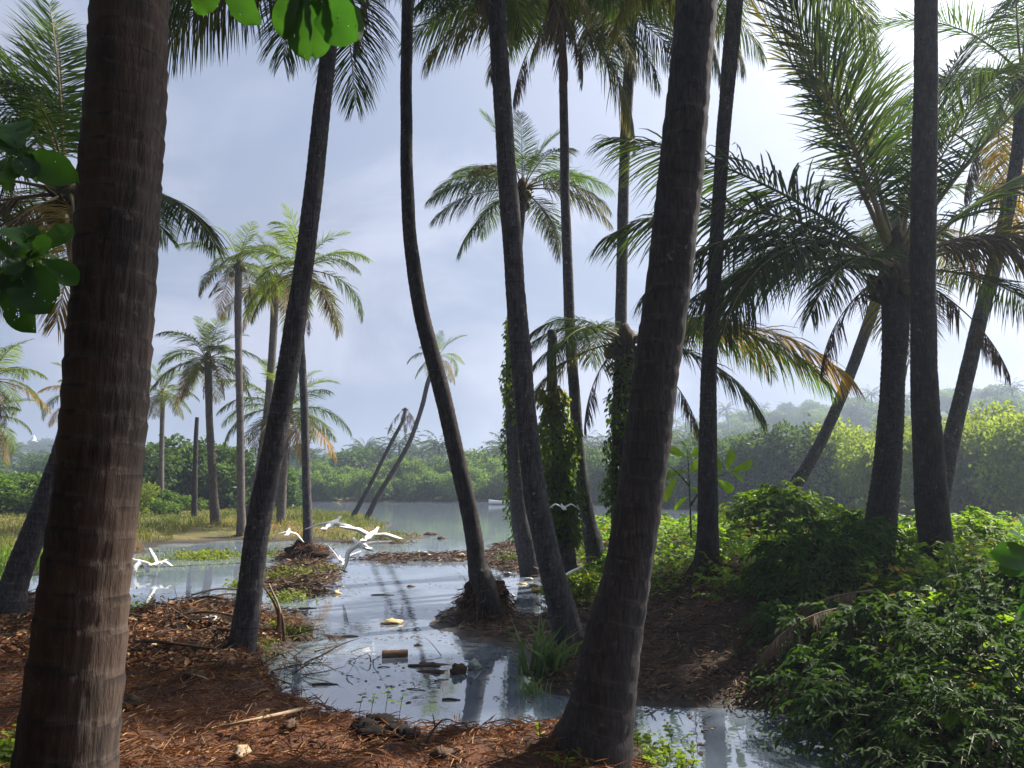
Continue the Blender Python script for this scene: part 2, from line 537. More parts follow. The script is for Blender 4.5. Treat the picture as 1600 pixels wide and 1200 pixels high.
M["plastic_green"] = solid_mat("cloudy_bottle", (0.42, 0.46, 0.40), (0.28, 0.32, 0.27), 0.25, 5, 0.05, 0.6)
M["mound"] = solid_mat("matted_roots", (0.050, 0.030, 0.020), (0.022, 0.015, 0.012), 0.95, 10, 1.0, 0.1, (1, 1, 0.6), 0.03)
M["stone"] = solid_mat("dark_wet_stone", (0.022, 0.018, 0.016), (0.010, 0.009, 0.009), 0.9, 7, 0.7, 0.08)
M["white_paint"] = solid_mat("white_paint", (0.80, 0.80, 0.80), (0.7, 0.7, 0.7), 0.6, 3, 0)
M["feather"] = solid_mat("white_feathers", (0.92, 0.91, 0.88), (0.86, 0.84, 0.80), 0.75, 20, 0.1, 0.2)
M["bill"] = solid_mat("yellow_bill", (0.55, 0.36, 0.06), None, 0.5, 4, 0)
M["bird_leg"] = solid_mat("dark_bird_leg", (0.05, 0.045, 0.04), None, 0.6, 4, 0)
M["glass_dark"] = solid_mat("dark_glass", (0.03, 0.035, 0.04), None, 0.2, 2, 0)

# ground: colour zones stored at the vertices as real differences of soil and cover
def ground_mat():
    m, nt, N, Lk, out = new_mat("ground_soil")
    z = node(nt, "ShaderNodeAttribute", attribute_name="zone")       # r: coir soil, g: grass soil, b: wet mud
    sep = nt.nodes.new("ShaderNodeSeparateColor")
    Lk.new(z.outputs["Color"], sep.inputs[0])
    vec = coords(nt)
    n1 = noise(nt, vec, 7, 8, 0.68)
    n2 = noise(nt, vec, 45, 6, 0.7)
    n3 = noise(nt, vec, 0.9, 4, 0.6)
    coir = mixrgb(nt, ramp(nt, n1, 0.35, 0.65), (0.145, 0.060, 0.031), (0.052, 0.026, 0.017))
    coir = mixrgb(nt, ramp(nt, n2, 0.52, 0.72, 0, 0.7), coir, (0.24, 0.120, 0.065))
    coir = mixrgb(nt, ramp(nt, n3, 0.45, 0.62, 0, 0.6), coir, (0.055, 0.034, 0.024))
    soil = mixrgb(nt, ramp(nt, n1, 0.35, 0.65), (0.085, 0.055, 0.036), (0.045, 0.032, 0.024))
    soil = mixrgb(nt, ramp(nt, n2, 0.52, 0.72, 0, 0.6), soil, (0.15, 0.095, 0.06))
    grs = mixrgb(nt, ramp(nt, n3, 0.35, 0.65), (0.10, 0.11, 0.03), (0.20, 0.135, 0.06))
    grs = mixrgb(nt, ramp(nt, n1, 0.4, 0.7, 0, 0.6), grs, (0.07, 0.06, 0.03))
    mud = mixrgb(nt, ramp(nt, n1, 0.3, 0.7), (0.030, 0.025, 0.021), (0.050, 0.038, 0.030))
    col = mixrgb(nt, sep.outputs[0], soil, coir)
    col = mixrgb(nt, sep.outputs[1], col, grs)
    col = mixrgb(nt, sep.outputs[2], col, mud)
    wood = mixrgb(nt, ramp(nt, n3, 0.35, 0.65), (0.028, 0.050, 0.018), (0.060, 0.085, 0.025))
    col = mixrgb(nt, z.outputs['Alpha'], col, wood)
    p = nt.nodes.new("ShaderNodeBsdfPrincipled")
    Lk.new(col, p.inputs["Base Color"])
    Lk.new(ramp(nt, sep.outputs[2], 0, 1, 0.92, 0.5), p.inputs["Roughness"])
    p.inputs["Specular IOR Level"].default_value = 0.25
    b = node(nt, "ShaderNodeBump", Strength=0.9, Distance=0.05)
    Lk.new(n1, b.inputs["Height"])
    b2 = node(nt, "ShaderNodeBump", Strength=0.7, Distance=0.02)
    Lk.new(n2, b2.inputs["Height"])
    Lk.new(b.outputs[0], b2.inputs["Normal"])
    Lk.new(b2.outputs[0], p.inputs["Normal"])
    Lk.new(p.outputs[0], out.inputs["Surface"])
    return m
M["ground"] = ground_mat()

def water_mat():
    m, nt, N, Lk, out = new_mat("still_water")
    vec = coords(nt)
    film = noise(nt, coords(nt, (0.5, 1.4, 1)), 1.1, 6, 0.65, 0.6)
    col = mixrgb(nt, ramp(nt, film, 0.4, 0.7), (0.12, 0.15, 0.19), (0.18, 0.21, 0.255))
    p = nt.nodes.new("ShaderNodeBsdfPrincipled")
    Lk.new(col, p.inputs["Base Color"])
    Lk.new(ramp(nt, film, 0.45, 0.75, 0.012, 0.07), p.inputs["Roughness"])
    p.inputs["IOR"].default_value = 3.6
    p.inputs["Specular IOR Level"].default_value = 0.6
    rip = noise(nt, coords(nt, (1, 1.6, 1)), 3.2, 3, 0.5)
    b = node(nt, "ShaderNodeBump", Strength=0.10, Distance=0.02)
    Lk.new(rip, b.inputs["Height"])
    Lk.new(b.outputs[0], p.inputs["Normal"])
    Lk.new(p.outputs[0], out.inputs["Surface"])
    return m
M["water"] = water_mat()

# ------------------------------------------------------------------ terrain
def poly_px(pts):
    return np.array([ground(px, py)[:2] for px, py in pts])

near_land = np.vstack([
    [[-40, -30], [-40, 8.5], [-9, 11.5]],
    poly_px([(-60, 935), (20, 950), (70, 975), (150, 988), (230, 966), (330, 958), (400, 962), (485, 972), (492, 995), (440, 1020),
             (415, 1050), (440, 1082), (500, 1118), (570, 1140), (650, 1158), (760, 1162), (860, 1158), (905, 1140), (985, 1150), (1005, 1180), (1010, 1230)]),
    [[0.95, 4.2], [1.0, 3.4], [1.8, 2.6], [4, 1.8], [40, 1.0], [40, -30]]])
right_land = np.vstack([
    poly_px([(1345, 1215), (1320, 1165), (1255, 1120), (1130, 1108), (1010, 1105), (930, 1092), (870, 1078), (825, 1055), (815, 1020), (740, 1002), (672, 978),
             (690, 955), (725, 935), (800, 940), (840, 962), (868, 948), (865, 915), (815, 895), (770, 888), (762, 868), (778, 850), (830, 838)]),
    [[3.0, 26], [6.5, 27], [12, 23], [22, 20], [60, 18], [60, 4], [9, 4.0], [4.2, 4.4]]])
left_land = np.vstack([
    [[-60, 12.0], [-14, 14.8]],
    poly_px([(-40, 918), (60, 900), (140, 878), (215, 862), (260, 850), (360, 846), (420, 846), (470, 846), (560, 851), (625, 849), (650, 842), (600, 822), (560, 806), (470, 800)]),
    [[-22, 64], [-60, 75], [-300, 110], [-300, 12]]])
islet = poly_px([(400, 908), (425, 888), (470, 878), (520, 884), (540, 897), (520, 918), (480, 932), (425, 930)])
stump_isle = poly_px([(440, 878), (455, 860), (500, 858), (515, 875), (480, 885)])
strip = poly_px([(540, 876), (600, 868), (700, 866), (790, 864), (790, 874), (690, 878), (600, 880)])
far_land = np.vstack([
    [[-300, 118], [-70, 112]],
    [ground(px, py)[:2] for px, py in ((430, 784.5), (560, 785), (700, 784.5), (800, 784), (900, 786), (1000, 790), (1100, 796), (1220, 801), (1330, 803), (1420, 808), (1600, 817))],
    [[60, 30], [120, 26], [900, 20], [900, 900], [-900, 900], [-900, 118]]])

def sdist(poly, x, y):
    """signed distance to a polygon, positive inside"""
    d = np.full(x.shape, 1e9)
    inside = np.zeros(x.shape, bool)
    n = len(poly)
    for i in range(n):
        ax, ay = poly[i]
        bx, by = poly[(i + 1) % n]
        ex, ey = bx - ax, by - ay
        t = np.clip(((x - ax) * ex + (y - ay) * ey) / max(ex * ex + ey * ey, 1e-9), 0, 1)
        d = np.minimum(d, (x - ax - t * ex) ** 2 + (y - ay - t * ey) ** 2)
        c = ((ay > y) != (by > y))
        with np.errstate(divide='ignore', invalid='ignore'):
            inside ^= c & (x < ex * (y - ay) / (ey if abs(ey) > 1e-12 else 1e-12) + ax)
    return np.sqrt(d) * np.where(inside, 1, -1)

def prof(d, H, w, out=0.35):
    return np.where(d > 0, H * (1 - np.exp(-np.maximum(d, 0) / w)), np.maximum(d * out, -1.0))

MOUNDS = []   # (x, y, radius, height): root mounds, debris heaps
def mound_px(px, py, z, r, h):
    p = ground(px, py, z)
    MOUNDS.append((p[0], p[1], r, h))
mound_px(757, 958, 0.05, 0.36, 0.42)
mound_px(300, 1000, 0.2, 0.75, 0.22)
mound_px(380, 1040, 0.25, 0.35, 0.10)
mound_px(900, 1035, 0.15, 0.45, 0.16)
mound_px(478, 870, 0.0, 0.55, 0.42)
mound_px(1105, 905, 0.6, 0.8, 0.15)
mound_px(330, 1085, 0.25, 0.6, 0.12)
mound_px(930, 1175, 0.2, 0.5, 0.10)
MOUNDS.append((-6.6, 10.2, 0.9, 0.3))

def terrain(x, y, full=False):
    x, y = np.asarray(x, float), np.asarray(y, float)
    wob = 0.12 * fbm(x * 1.3, y * 1.3, 0, 3, 5) * np.clip(y / 8, 0.5, 6)
    dn = sdist(near_land, x, y) + wob * 0.8
    dr = sdist(right_land, x, y) + wob
    dl = sdist(left_land, x, y) + wob * 1.5
    di = sdist(islet, x, y) + wob
    ds = sdist(stump_isle, x, y) + wob
    dt = sdist(strip, x, y) + wob
    df = sdist(far_land, x, y) + wob * 2
    hn = prof(dn, 0.34, 0.55)
    Hr = 0.26 + 0.89 * smooth(0.8, 3.2, x)
    hr = prof(dr, Hr, 3.0)
    hr = np.where(y > 11, np.minimum(hr, prof(dr, 0.95, 2.6)), hr)
    hl = prof(dl, 0.30, 3.0)
    hi = prof(di, 0.09, 0.6) - 0.05 * np.clip(fbm(x * 1.6, y * 1.6, 0, 3, 99), 0, 1)
    hs = prof(ds, 0.10, 0.5)
    ht = prof(dt, 0.06, 0.3)
    hill = 8.5 + 20.0 * smooth(-20, 130, x) + 16 * smooth(-120, -330, x) * smooth(250, 430, y)
    hf = prof(df, 0.8, 6.0) + hill * smooth(15, 260, df)
    h = np.maximum.reduce([hn, hr, hl, hi, hs, ht, hf])
    land = smooth(0.0, 0.12, h)
    h = h + land * (0.055 * fbm(x * 0.9, y * 0.9, 0, 4, 11) + 0.055 * fbm(x * 3.6, y * 3.6, 0, 4, 23))
    for mx, my, r, hh in MOUNDS:
        h = h + hh * np.exp(-((x - mx) ** 2 + (y - my) ** 2) / (2 * (r * 0.6) ** 2))
    if full:
        return h, dn, dr, dl, df, di
    return h

def hz(x, y):
    return float(terrain(np.array([x]), np.array([y]))[0])

def on_px(px, py):
    """the terrain point seen at a photo pixel: march along the ray"""
    d = ray(px, py)
    t = np.concatenate([np.linspace(1.5, 30, 1500), np.linspace(30, 300, 1200)[1:]])
    P = EYE + d * t[:, None]
    h = np.maximum(terrain(P[:, 0], P[:, 1]), 0.0)
    k = np.argmax(P[:, 2] <= h)
    p = P[k].copy()
    p[2] = h[k]
    return p

def axis(lo, hi, c, fine, n):
    """grid lines, fine round c and coarser outwards"""
    s0, s1 = math.asinh((lo - c) / fine), math.asinh((hi - c) / fine)
    return c + fine * np.sinh(np.linspace(s0, s1, n))

gx = axis(-700, 700, 0.3, 4.5, 460)
gy = axis(-25, 760, 7.0, 4.5, 460)
GX, GY = np.meshgrid(gx, gy)
H, dn, dr, dl, df, di = terrain(GX, GY, True)
g = Geo()
V = np.stack([GX, GY, H], -1).reshape(-1, 3)
nx, ny = len(gx), len(gy)
ii = (np.arange(ny - 1)[:, None] * nx + np.arange(nx - 1)[None, :])
g.add(V, np.stack([ii, ii + 1, ii + nx + 1, ii + nx], -1).reshape(-1, 4))
ground_o = g.build("ground", M["ground"])
tag(ground_o, "reddish coir-littered soil banks with mud and dry grass round the water", None, None, "structure")
za = ground_o.data.attributes.new("zone", 'FLOAT_COLOR', 'POINT')
zr = smooth(-0.2, 0.25, dn) * smooth(0.08, 0.2, H) * (1 - 0.85 * smooth(7.4, 8.4, GY))
zg = np.clip(smooth(-0.5, 1.5, np.maximum(dl, df)) + 0.5 * smooth(0, 1, di), 0, 1)
zg = np.maximum(zg, smooth(2.4, 4.5, dr))
zb = 1 - smooth(0.02, 0.11, H)
za.data.foreach_set("color", np.stack([zr, zg, zb, smooth(2, 10, df)], -1).astype(np.float32).ravel())

g = Geo()
g.add([[-650, -20, 0], [650, -20, 0], [650, 700, 0], [-650, 700, 0]], [[0, 1, 2, 3]])
tag(g.build("water", M["water"]), "still grey-blue water of the pond and river", None, None, "structure")

# ------------------------------------------------------------------ palm fronds
_fr = {}
def frond_mesh(e0, bend, lod=0, state="live", seed=0):
    """a palm leaf of unit length heading +X: rachis plus two rows of drooping leaflets"""
    e0, bend = int(round(e0 / 8.0)) * 8, int(round(bend / 10.0)) * 10
    key = (e0, bend, lod, state, seed)
    if key in _fr:
        return _fr[key]
    r = np.random.default_rng(abs(hash((e0 + 200, bend, lod, len(state), seed))) % (2 ** 31))
    K = (28, 16, 10)[lod]
    s = np.linspace(0, 1, K)
    e = np.radians(e0 - bend * s ** 1.25)
    yaw = np.radians(r.uniform(-14, 14)) * s ** 1.5
    T = np.stack([np.cos(e) * np.cos(yaw), np.cos(e) * np.sin(yaw), np.sin(e)], -1)
    P = np.concatenate([[[0, 0, 0]], np.cumsum((T[1:] + T[:-1]) / 2 / (K - 1), axis=0)])
    g = Geo()
    wid = (1.0, 1.35, 2.3)[lod]
    tube(g, P, np.interp(s, [0, 0.12, 0.5, 1], [0.014, 0.0075, 0.0045, 0.0012]) * (1 + 0.3 * (wid - 1)), (6, 5, 3)[lod], 1, False)
    n = (132, 76, 24)[lod]
    if e0 > 50:
        n = int(n * 0.74)
    for side in (-1, 1):
        u = np.linspace(0.17, 0.995, n) + r.normal(0, 0.003, n)
        keep = r.random(n) > (0.03 if state == "live" else 0.2)
        if state != "live":
            keep &= ~((u > r.uniform(0.3, 0.5)) & (u < r.uniform(0.5, 0.6)))
        u = np.clip(u[keep], 0, 1)
        k = len(u)
        base = np.stack([np.interp(u, s, P[:, c]) for c in range(3)], -1)
        t = nrm(np.stack([np.interp(u, s, T[:, c]) for c in range(3)], -1))
        sd = nrm(np.cross(np.array([0, 0, 1.0]), t)) * side
        bad = np.abs(t[:, 2]) > 0.985
        sd[bad] = np.array([0, 1.0, 0]) * side
        nn = np.cross(t, sd) * side
        al = np.radians(np.interp(u, [0.17, 0.5, 1], [72, 56, 24]) + r.normal(0, 5, k))
        de = np.radians(np.interp(u, [0.17, 0.6, 1], [22, 8, -4] if e0 > 50 else [6, -14, -24]) + r.normal(0, 9, k))
        if state != "live":
            de -= np.radians(40)
            al *= 0.75
        d = nrm(t * np.cos(al)[:, None] + (sd * np.cos(de)[:, None] + nn * np.sin(de)[:, None]) * np.sin(al)[:, None])
        ln = (0.27 if e0 > 50 else 0.31) * np.interp(u, [0.17, 0.3, 0.5, 0.8, 1], [0.62, 0.95, 1.0, 0.74, 0.34]) * r.uniform(0.85, 1.1, k)
        if state != "live":
            ln *= r.uniform(0.6, 1.0, k)
        w = 0.0084 * wid * np.interp(u, [0.17, 0.4, 1], [0.8, 1.0, 0.6])
        grav = r.uniform(0.30, 0.75, k) * (0.4 if e0 > 55 else 2.0) if state == "live" else r.uniform(0.7, 1.3, k)
        segs = (4, 3, 2)[lod]
        wd = nrm(t - d * np.sum(t * d, -1, keepdims=True))
        tw = r.normal(0, 0.5, k)[:, None]
        wd = nrm(wd * np.cos(tw) + np.cross(d, wd) * np.sin(tw))
        cols, p = [], base
        prof_w = np.interp(np.linspace(0, 1, segs + 1), [0, 0.3, 0.7, 1], [0.45, 1, 0.75, 0.05])
        for q in range(segs + 1):
            cols.append(p - wd * (w * prof_w[q])[:, None] / 2)
            cols.append(p + wd * (w * prof_w[q])[:, None] / 2)
            p = p + d * (ln / segs)[:, None]
            d = nrm(d + np.array([0, 0, -1.0]) * (grav * 1.6 / segs * (0.4 + q / segs))[:, None])
        V = np.stack(cols, 1).reshape(-1, 3)
        m = 2 * (segs + 1)
        b = np.arange(k)[:, None] * m
        quads = np.vstack([b + np.array([[2 * q, 2 * q + 1, 2 * q + 3, 2 * q + 2]]) for q in range(segs)])
        g.add(V, quads, None, 0, np.repeat(np.clip(r.normal(0.45, 0.2, k) + 0.25 * (u - 0.5), 0, 1), m))
    me = g.mesh("frond", [M["frond"], M["rachis"]])
    _fr[key] = me
    return me

def add_frond(parent, az, e0, bend, L, mat="frond", lod=0, off=(0, 0, 0), seed=None):
    state = "dead" if mat == "frond_dead" else "live"
    o = link("frond", frond_mesh(e0, bend, lod, state, random.randint(0, 1) if seed is None else seed), parent)
    o.location = off
    o.rotation_euler = (R(random.uniform(-8, 8)), R(random.uniform(-4, 4)), R(az))
    o.scale = (L, L, L)
    for sl, mm in zip(o.material_slots, (mat, "rachis_dead" if state == "dead" else "rachis")):
        sl.link = 'OBJECT'
        sl.material = M[mm]
    return o

def auto_crown(n, L, spread=120, dead=2, yellow=1, top=84, jit=1.0):
    out = []
    a = random.uniform(0, 360)
    for i in range(n):
        f = i / (n - 1)
        a += 137.5 + random.uniform(-14, 14) * jit
        e0 = top - spread * f ** 0.85 + random.uniform(-6, 6)
        bend = 48 + 48 * min(1, f * 1.5) + random.uniform(-10, 10)
        if e0 < -5:
            bend = 50
        m = "frond_young" if f < 0.22 else ("frond" if f < 0.75 else "frond_olive")
        out.append((a % 360, e0, bend, L * random.uniform(0.88, 1.08) * (0.8 if f < 0.1 else 1), m))
    for i in range(yellow):
        k = n - 1 - i * 2
        out[k] = out[k][:4] + ("frond_yellow",)
    for i in range(dead):
        out.append((random.uniform(0, 360), random.uniform(-62, -42), 30, L * random.uniform(0.6, 0.85), "frond_dead"))
    return out

_coco = None
def coconut_mesh():
    global _coco
    if _coco is None:
        g = Geo()
        lump(g, (0, 0, 0), 0.105, (1, 1, 1.28), 0.05, 3, 12, 8)
        _coco = g.mesh("coconut", M["coconut"])
    return _coco

def trunk_mesh(P, rad, bark, seg, nrow, spacing=0.14, ring_amp=0.035, crack=0.0, seed=0, parent=None, origin=None):
    path = catmull(np.column_stack([P, rad]), nrow)
    g = Geo()
    pts, rr = path[:, :3], path[:, 3]
    ln = np.concatenate([[0], np.cumsum(np.linalg.norm(np.diff(pts, axis=0), axis=1))])
    wob = ln / spacing + 0.8 * vnoise(ln * 2.1, seed * 3.3)
    ph = wob - np.floor(wob)
    amp = 0.5 + 0.5 * vnoise(np.floor(wob) * 1.7, 0.5, 0, seed)
    def phase(th, l):
        tilt = 0.16 * np.sin(th + seed) + 0.04 * vnoise(th * 3.0, l * 1.5, 0, seed + 5)
        return wob[:, None] + tilt + 0.07 * fbm(np.cos(th) * 2.2, np.sin(th) * 2.2, l * 5, 3, seed)
    def disp(th, l, ring):
        w2 = phase(th, l)
        p2 = w2 - np.floor(w2)
        saw = np.where(p2 < 0.86, p2 / 0.86, (1 - p2) / 0.14)
        d = 1 + ring_amp * (saw - 0.5) * (0.4 + amp[:, None])
        d = d + 0.05 * fbm(np.cos(th) * 1.1 + seed, np.sin(th) * 1.1, l * 1.6, 3, seed)
        if crack:
            c = fbm(np.cos(th) * 9.5, np.sin(th) * 9.5, l * 3.2 + 2.5 * np.floor(w2), 4, seed + 9)
            d = d - crack * np.clip(1 - np.abs(c) * 4.0, 0, 1) + crack * 0.5 * fbm(np.cos(th) * 12, np.sin(th) * 12, l * 9, 3, seed + 3)
        return d
    th_ = np.linspace(0, 2 * math.pi, seg, endpoint=False)[None, :]
    w_ = phase(th_, ln[:, None])
    fade = np.clip(0.95 + 0.6 * fbm(np.cos(th_) * 2.0, np.sin(th_) * 2.0, ln[:, None] * 3, 2, seed + 31), 0, 1)
    rg = 0.5 + (w_ - np.floor(w_) - 0.5) * fade
    tube(g, pts, rr, seg, 0, True, disp, np.concatenate([rg.ravel(), [0.5, 0.5]]))
    return g.build("trunk", M[bark], parent, True, None)

PALM_TOPS = {}
def palm(label, pts, Y, crown=None, bark="bark_grey", seg=20, nrow=220, lod=0, L=3.6, spacing=0.13, ring_amp=0.04, crack=0.0, group="coconut palms",
         nuts=0, heart=True, name="coconut_palm", seed=None, base_z=None, heart_len=0.55):
    """pts: (px, py, width_px) from base to crown; Y: distance of base and of crown"""
    seed = seed if seed is not None else random.randint(0, 99)
    n = len(pts)
    W, rad = [], []
    for i, (px, py, w) in enumerate(pts):
        f = (pts[0][1] - py) / (pts[0][1] - pts[-1][1])
        p = at(px, py, Y[0] + (Y[1] - Y[0]) * f)
        W.append(p)
        rad.append(max(w * px_size(p) / 2, 0.02))
    W, rad = np.array(W), np.array(rad)
    gz = max(hz(W[0][0], W[0][1]), -0.2)
    if W[0][2] > gz - 0.05:      # carry the foot down into the soil
        d = (W[0] - W[1]) / np.linalg.norm(W[0] - W[1])
        k = (W[0][2] - gz + 0.22) / max(-d[2], 0.25)
        W = np.vstack([W[0] + d * k, W])
        rad = np.concatenate([[rad[0] * 1.12], rad])
    root = thing(name, label, "palm tree", W[0], group)
    org = W[0]
    trunk_mesh(W - org, rad, bark, seg, nrow, spacing, ring_amp, crack, seed, root)
    top = W[-1] - org
    if crown is not None:
        up = nrm(W[-1] - W[-2])
        rt = rad[-1]
        if heart:
            g = Geo()
            hl = heart_len * L / 3.6
            hp = np.array([top - up * hl * 0.7, top - up * hl * 0.2, top + up * hl * 0.35, top + up * hl])
            tube(g, catmull(hp, 10), np.interp(np.linspace(0, 1, 10), [0, 0.35, 0.75, 1], [rt * 1.0, rt * 1.15, rt * 0.85, rt * 0.22]), 12, 0, True,
                 lambda th, l, ring: 1 + 0.18 * np.sin(th * 5 + l * 9) + 0.12 * vnoise(np.cos(th) * 4, np.sin(th) * 4, l * 14))
            for k in range(10):   # old leaf stubs
                a = k * 2.4
                d = np.array([math.cos(a), math.sin(a), 0.55])
                b0 = top - up * hl * (0.55 - 0.05 * k) + d * np.array([1, 1, 0]) * rt * 0.9
                tube(g, [b0, b0 + d * 0.09 * L / 3.6 * 1.5, b0 + d * 0.2 * L / 3.6 * 1.4], [0.05 * L / 3.6, 0.04 * L / 3.6, 0.012], 5, 0)
            hrt = g.build("crown_heart", M["fibre"], root)
        for (az, e0, bend, l, m) in crown:
            a = R(az)
            lift = (e0 + 30) / 110.0 * 0.35 * L / 3.6
            off = top + up * lift + np.array([math.cos(a), math.sin(a), 0]) * rt * (1.0 if e0 < 55 else 0.4)
            add_frond(root, az, e0, bend, l, m, lod, off)
        for k in range(nuts):
            a = k * 2.1 + seed
            o = link("coconut", coconut_mesh(), hrt if heart else root)
            o.location = top + np.array([math.cos(a) * (rt + 0.12), math.sin(a) * (rt + 0.12), -0.16 - 0.12 * (k % 3)])
            o.rotation_euler = (0.3 * math.cos(a), 0.3 * math.sin(a), a)
            o.scale = (0.9 + 0.2 * random.random(),) * 3
    return root

def foot(px, py):
    return on_px(px, py)[1]

# ------------------------------------------------------------------ palms of the foreground
palm("thick reddish-brown palm trunk closest to the camera, sunlit along its edge",
     [(88, 1330, 178), (102, 1200, 146), (118, 1050, 136), (134, 900, 128), (152, 750, 126), (166, 600, 124), (177, 450, 120), (187, 300, 117), (197, 150, 114), (204, 0, 112),
      (214, -260, 108), (226, -800, 98), (240, -1700, 88), (252, -3000, 84)], (2.9, 2.95), auto_crown(18, 4.2, dead=1), "bark_red", 140, 900, 0, 4.4, 0.11, 0.050, 0.016, seed=4)
palm("dark ringed palm trunk leaning over the red bank beside the small channel",
     [(922, 1180, 132), (938, 1120, 108), (950, 1050, 96), (962, 980, 88), (980, 900, 76), (996, 800, 72), (1010, 700, 70), (1022, 600, 69), (1036, 500, 70), (1052, 380, 69), (1066, 250, 69),
      (1078, 120, 66), (1089, 0, 64), (1108, -200, 62), (1135, -560, 58), (1188, -1376, 46)], (foot(930, 1165), 5.3), auto_crown(16, 3.8, dead=1), "bark_dark", 72, 420, 0, 4.0, 0.16, 0.05, 0.012, seed=9)
palm("grey lichen-spotted palm trunk leaning up from the debris heap, crown above view",
     [(370, 1032, 52), (379, 1000, 44), (388, 940, 40), (399, 850, 37), (415, 760, 35), (431, 680, 34), (448, 590, 33), (464, 490, 32), (478, 390, 30), (490, 290, 28), (501, 190, 27), (511, 100, 26), (520, 10, 25),
      (526, -60, 24)], (foot(375, 1028), 8.3),
     [(182, 2, 62, 2.5, "frond_olive"), (205, -12, 60, 2.6, "frond"), (160, 8, 60, 2.9, "frond"), (300, 10, 70, 2.4, "frond_olive"), (345, 12, 50, 3.2, "frond"), (20, 32, 55, 3.2, "frond"), (70, 48, 55, 3.2, "frond"),
      (120, 36, 55, 3.3, "frond"), (150, 62, 45, 3.0, "frond_young"), (270, 62, 40, 3.0, "frond_young"), (30, 70, 40, 3.0, "frond_young"), (100, 12, 60, 3.0, "frond"), (240, 30, 60, 3.0, "frond")],
     "bark_grey", 36, 340, 0, 3.2, 0.10, 0.045, 0.0, seed=2)
palm("slender curved palm rising from the root mound in the middle of the pond",
     [(752, 905, 38), (746, 885, 31), (740, 840, 28), (729, 780, 27), (713, 710, 26), (697, 640, 26), (679, 570, 26), (661, 500, 26), (648, 430, 23), (640, 360, 21), (636, 280, 20), (635, 200, 19), (635, 100, 18),
      (637, 0, 18), (641, -110, 17)], (11.6, 11.9),
     [(352, -6, 62, 3.6, "frond_olive"), (330, 8, 70, 3.8, "frond"), (10, 14, 66, 3.8, "frond"), (185, 10, 60, 3.2, "frond"), (215, 22, 60, 3.6, "frond"), (150, 28, 60, 3.6, "frond"), (60, 30, 60, 3.6, "frond"), (100, 40, 50, 3.6, "frond"),
      (280, 30, 60, 3.4, "frond"), (30, 60, 45, 3.4, "frond_young"), (200, 62, 45, 3.4, "frond_young"), (300, 68, 40, 3.2, "frond_young"), (340, -40, 40, 2.6, "frond_dead"), (180, -45, 40, 2.4, "frond_dead")],
     "bark_dark", 28, 300, 0, 3.6, 0.10, 0.05, seed=5, nuts=5)
palm("dark palm with a split scar low on its trunk, leaning from the strap-leaved clump",
     [(897, 1025, 62), (888, 995, 52), (874, 940, 43), (860, 885, 40), (850, 840, 38), (838, 780, 37), (828, 710, 36), (820, 630, 34), (812, 540, 33), (805, 450, 32), (800, 370, 31), (793, 280, 30), (787, 190, 29), (781, 100, 28),
      (775, 0, 27), (768, -130, 26)], (foot(893, 1015), 9.6),
     [(5, -4, 55, 3.4, "frond_olive"), (350, 6, 60, 3.4, "frond"), (190, -6, 58, 3.3, "frond_olive"), (215, 6, 60, 3.4, "frond"), (170, 14, 56, 3.6, "frond"), (30, 22, 55, 3.6, "frond"), (80, 30, 50, 3.6, "frond"), (130, 34, 50, 3.6, "frond"),
      (250, 30, 55, 3.4, "frond"), (310, 34, 55, 3.4, "frond"), (20, 62, 40, 3.2, "frond_young"), (140, 66, 40, 3.2, "frond_young"), (260, 70, 40, 3.2, "frond_young"), (345, -46, 40, 2.6, "frond_dead"), (20, -40, 40, 2.2, "frond_dead")],
     "bark_grey", 36, 340, 0, 3.4, 0.11, 0.045, 0.012, seed=12, nuts=6)
palm("slim straight palm right of the vine-wrapped stump with a crown cut by the picture top",
     [(926, 846, 30), (919, 815, 24), (910, 760, 21), (903, 690, 19), (897, 610, 18), (891, 520, 17), (887, 420, 16), (883, 300, 15), (881, 180, 14), (879, 80, 13), (877, 5, 13)], (15.5, 16.0),
     [(0, -20, 60, 3.0, "frond"), (356, -48, 40, 3.6, "frond_olive"), (345, 2, 60, 3.6, "frond"), (20, 10, 60, 3.6, "frond"), (185, -8, 62, 3.6, "frond_olive"), (200, 6, 66, 3.8, "frond"), (170, 12, 60, 3.8, "frond"), (220, -30, 45, 3.2, "frond_olive"),
      (60, 26, 56, 3.6, "frond"), (110, 30, 56, 3.6, "frond"), (150, 36, 56, 3.6, "frond"), (290, 34, 60, 3.4, "frond"), (250, 20, 66, 3.4, "frond"), (320, -28, 50, 3.2, "frond_olive"), (30, 62, 42, 3.4, "frond_young"), (180, 60, 42, 3.4, "frond_young"),
      (280, 72, 30, 3.2, "frond_young"), (190, -55, 30, 2.6, "frond_dead"), (330, -60, 30, 2.0, "frond_dead")],
     "bark_grey", 20, 260, 0, 3.6, 0.12, 0.04, seed=21, nuts=7)
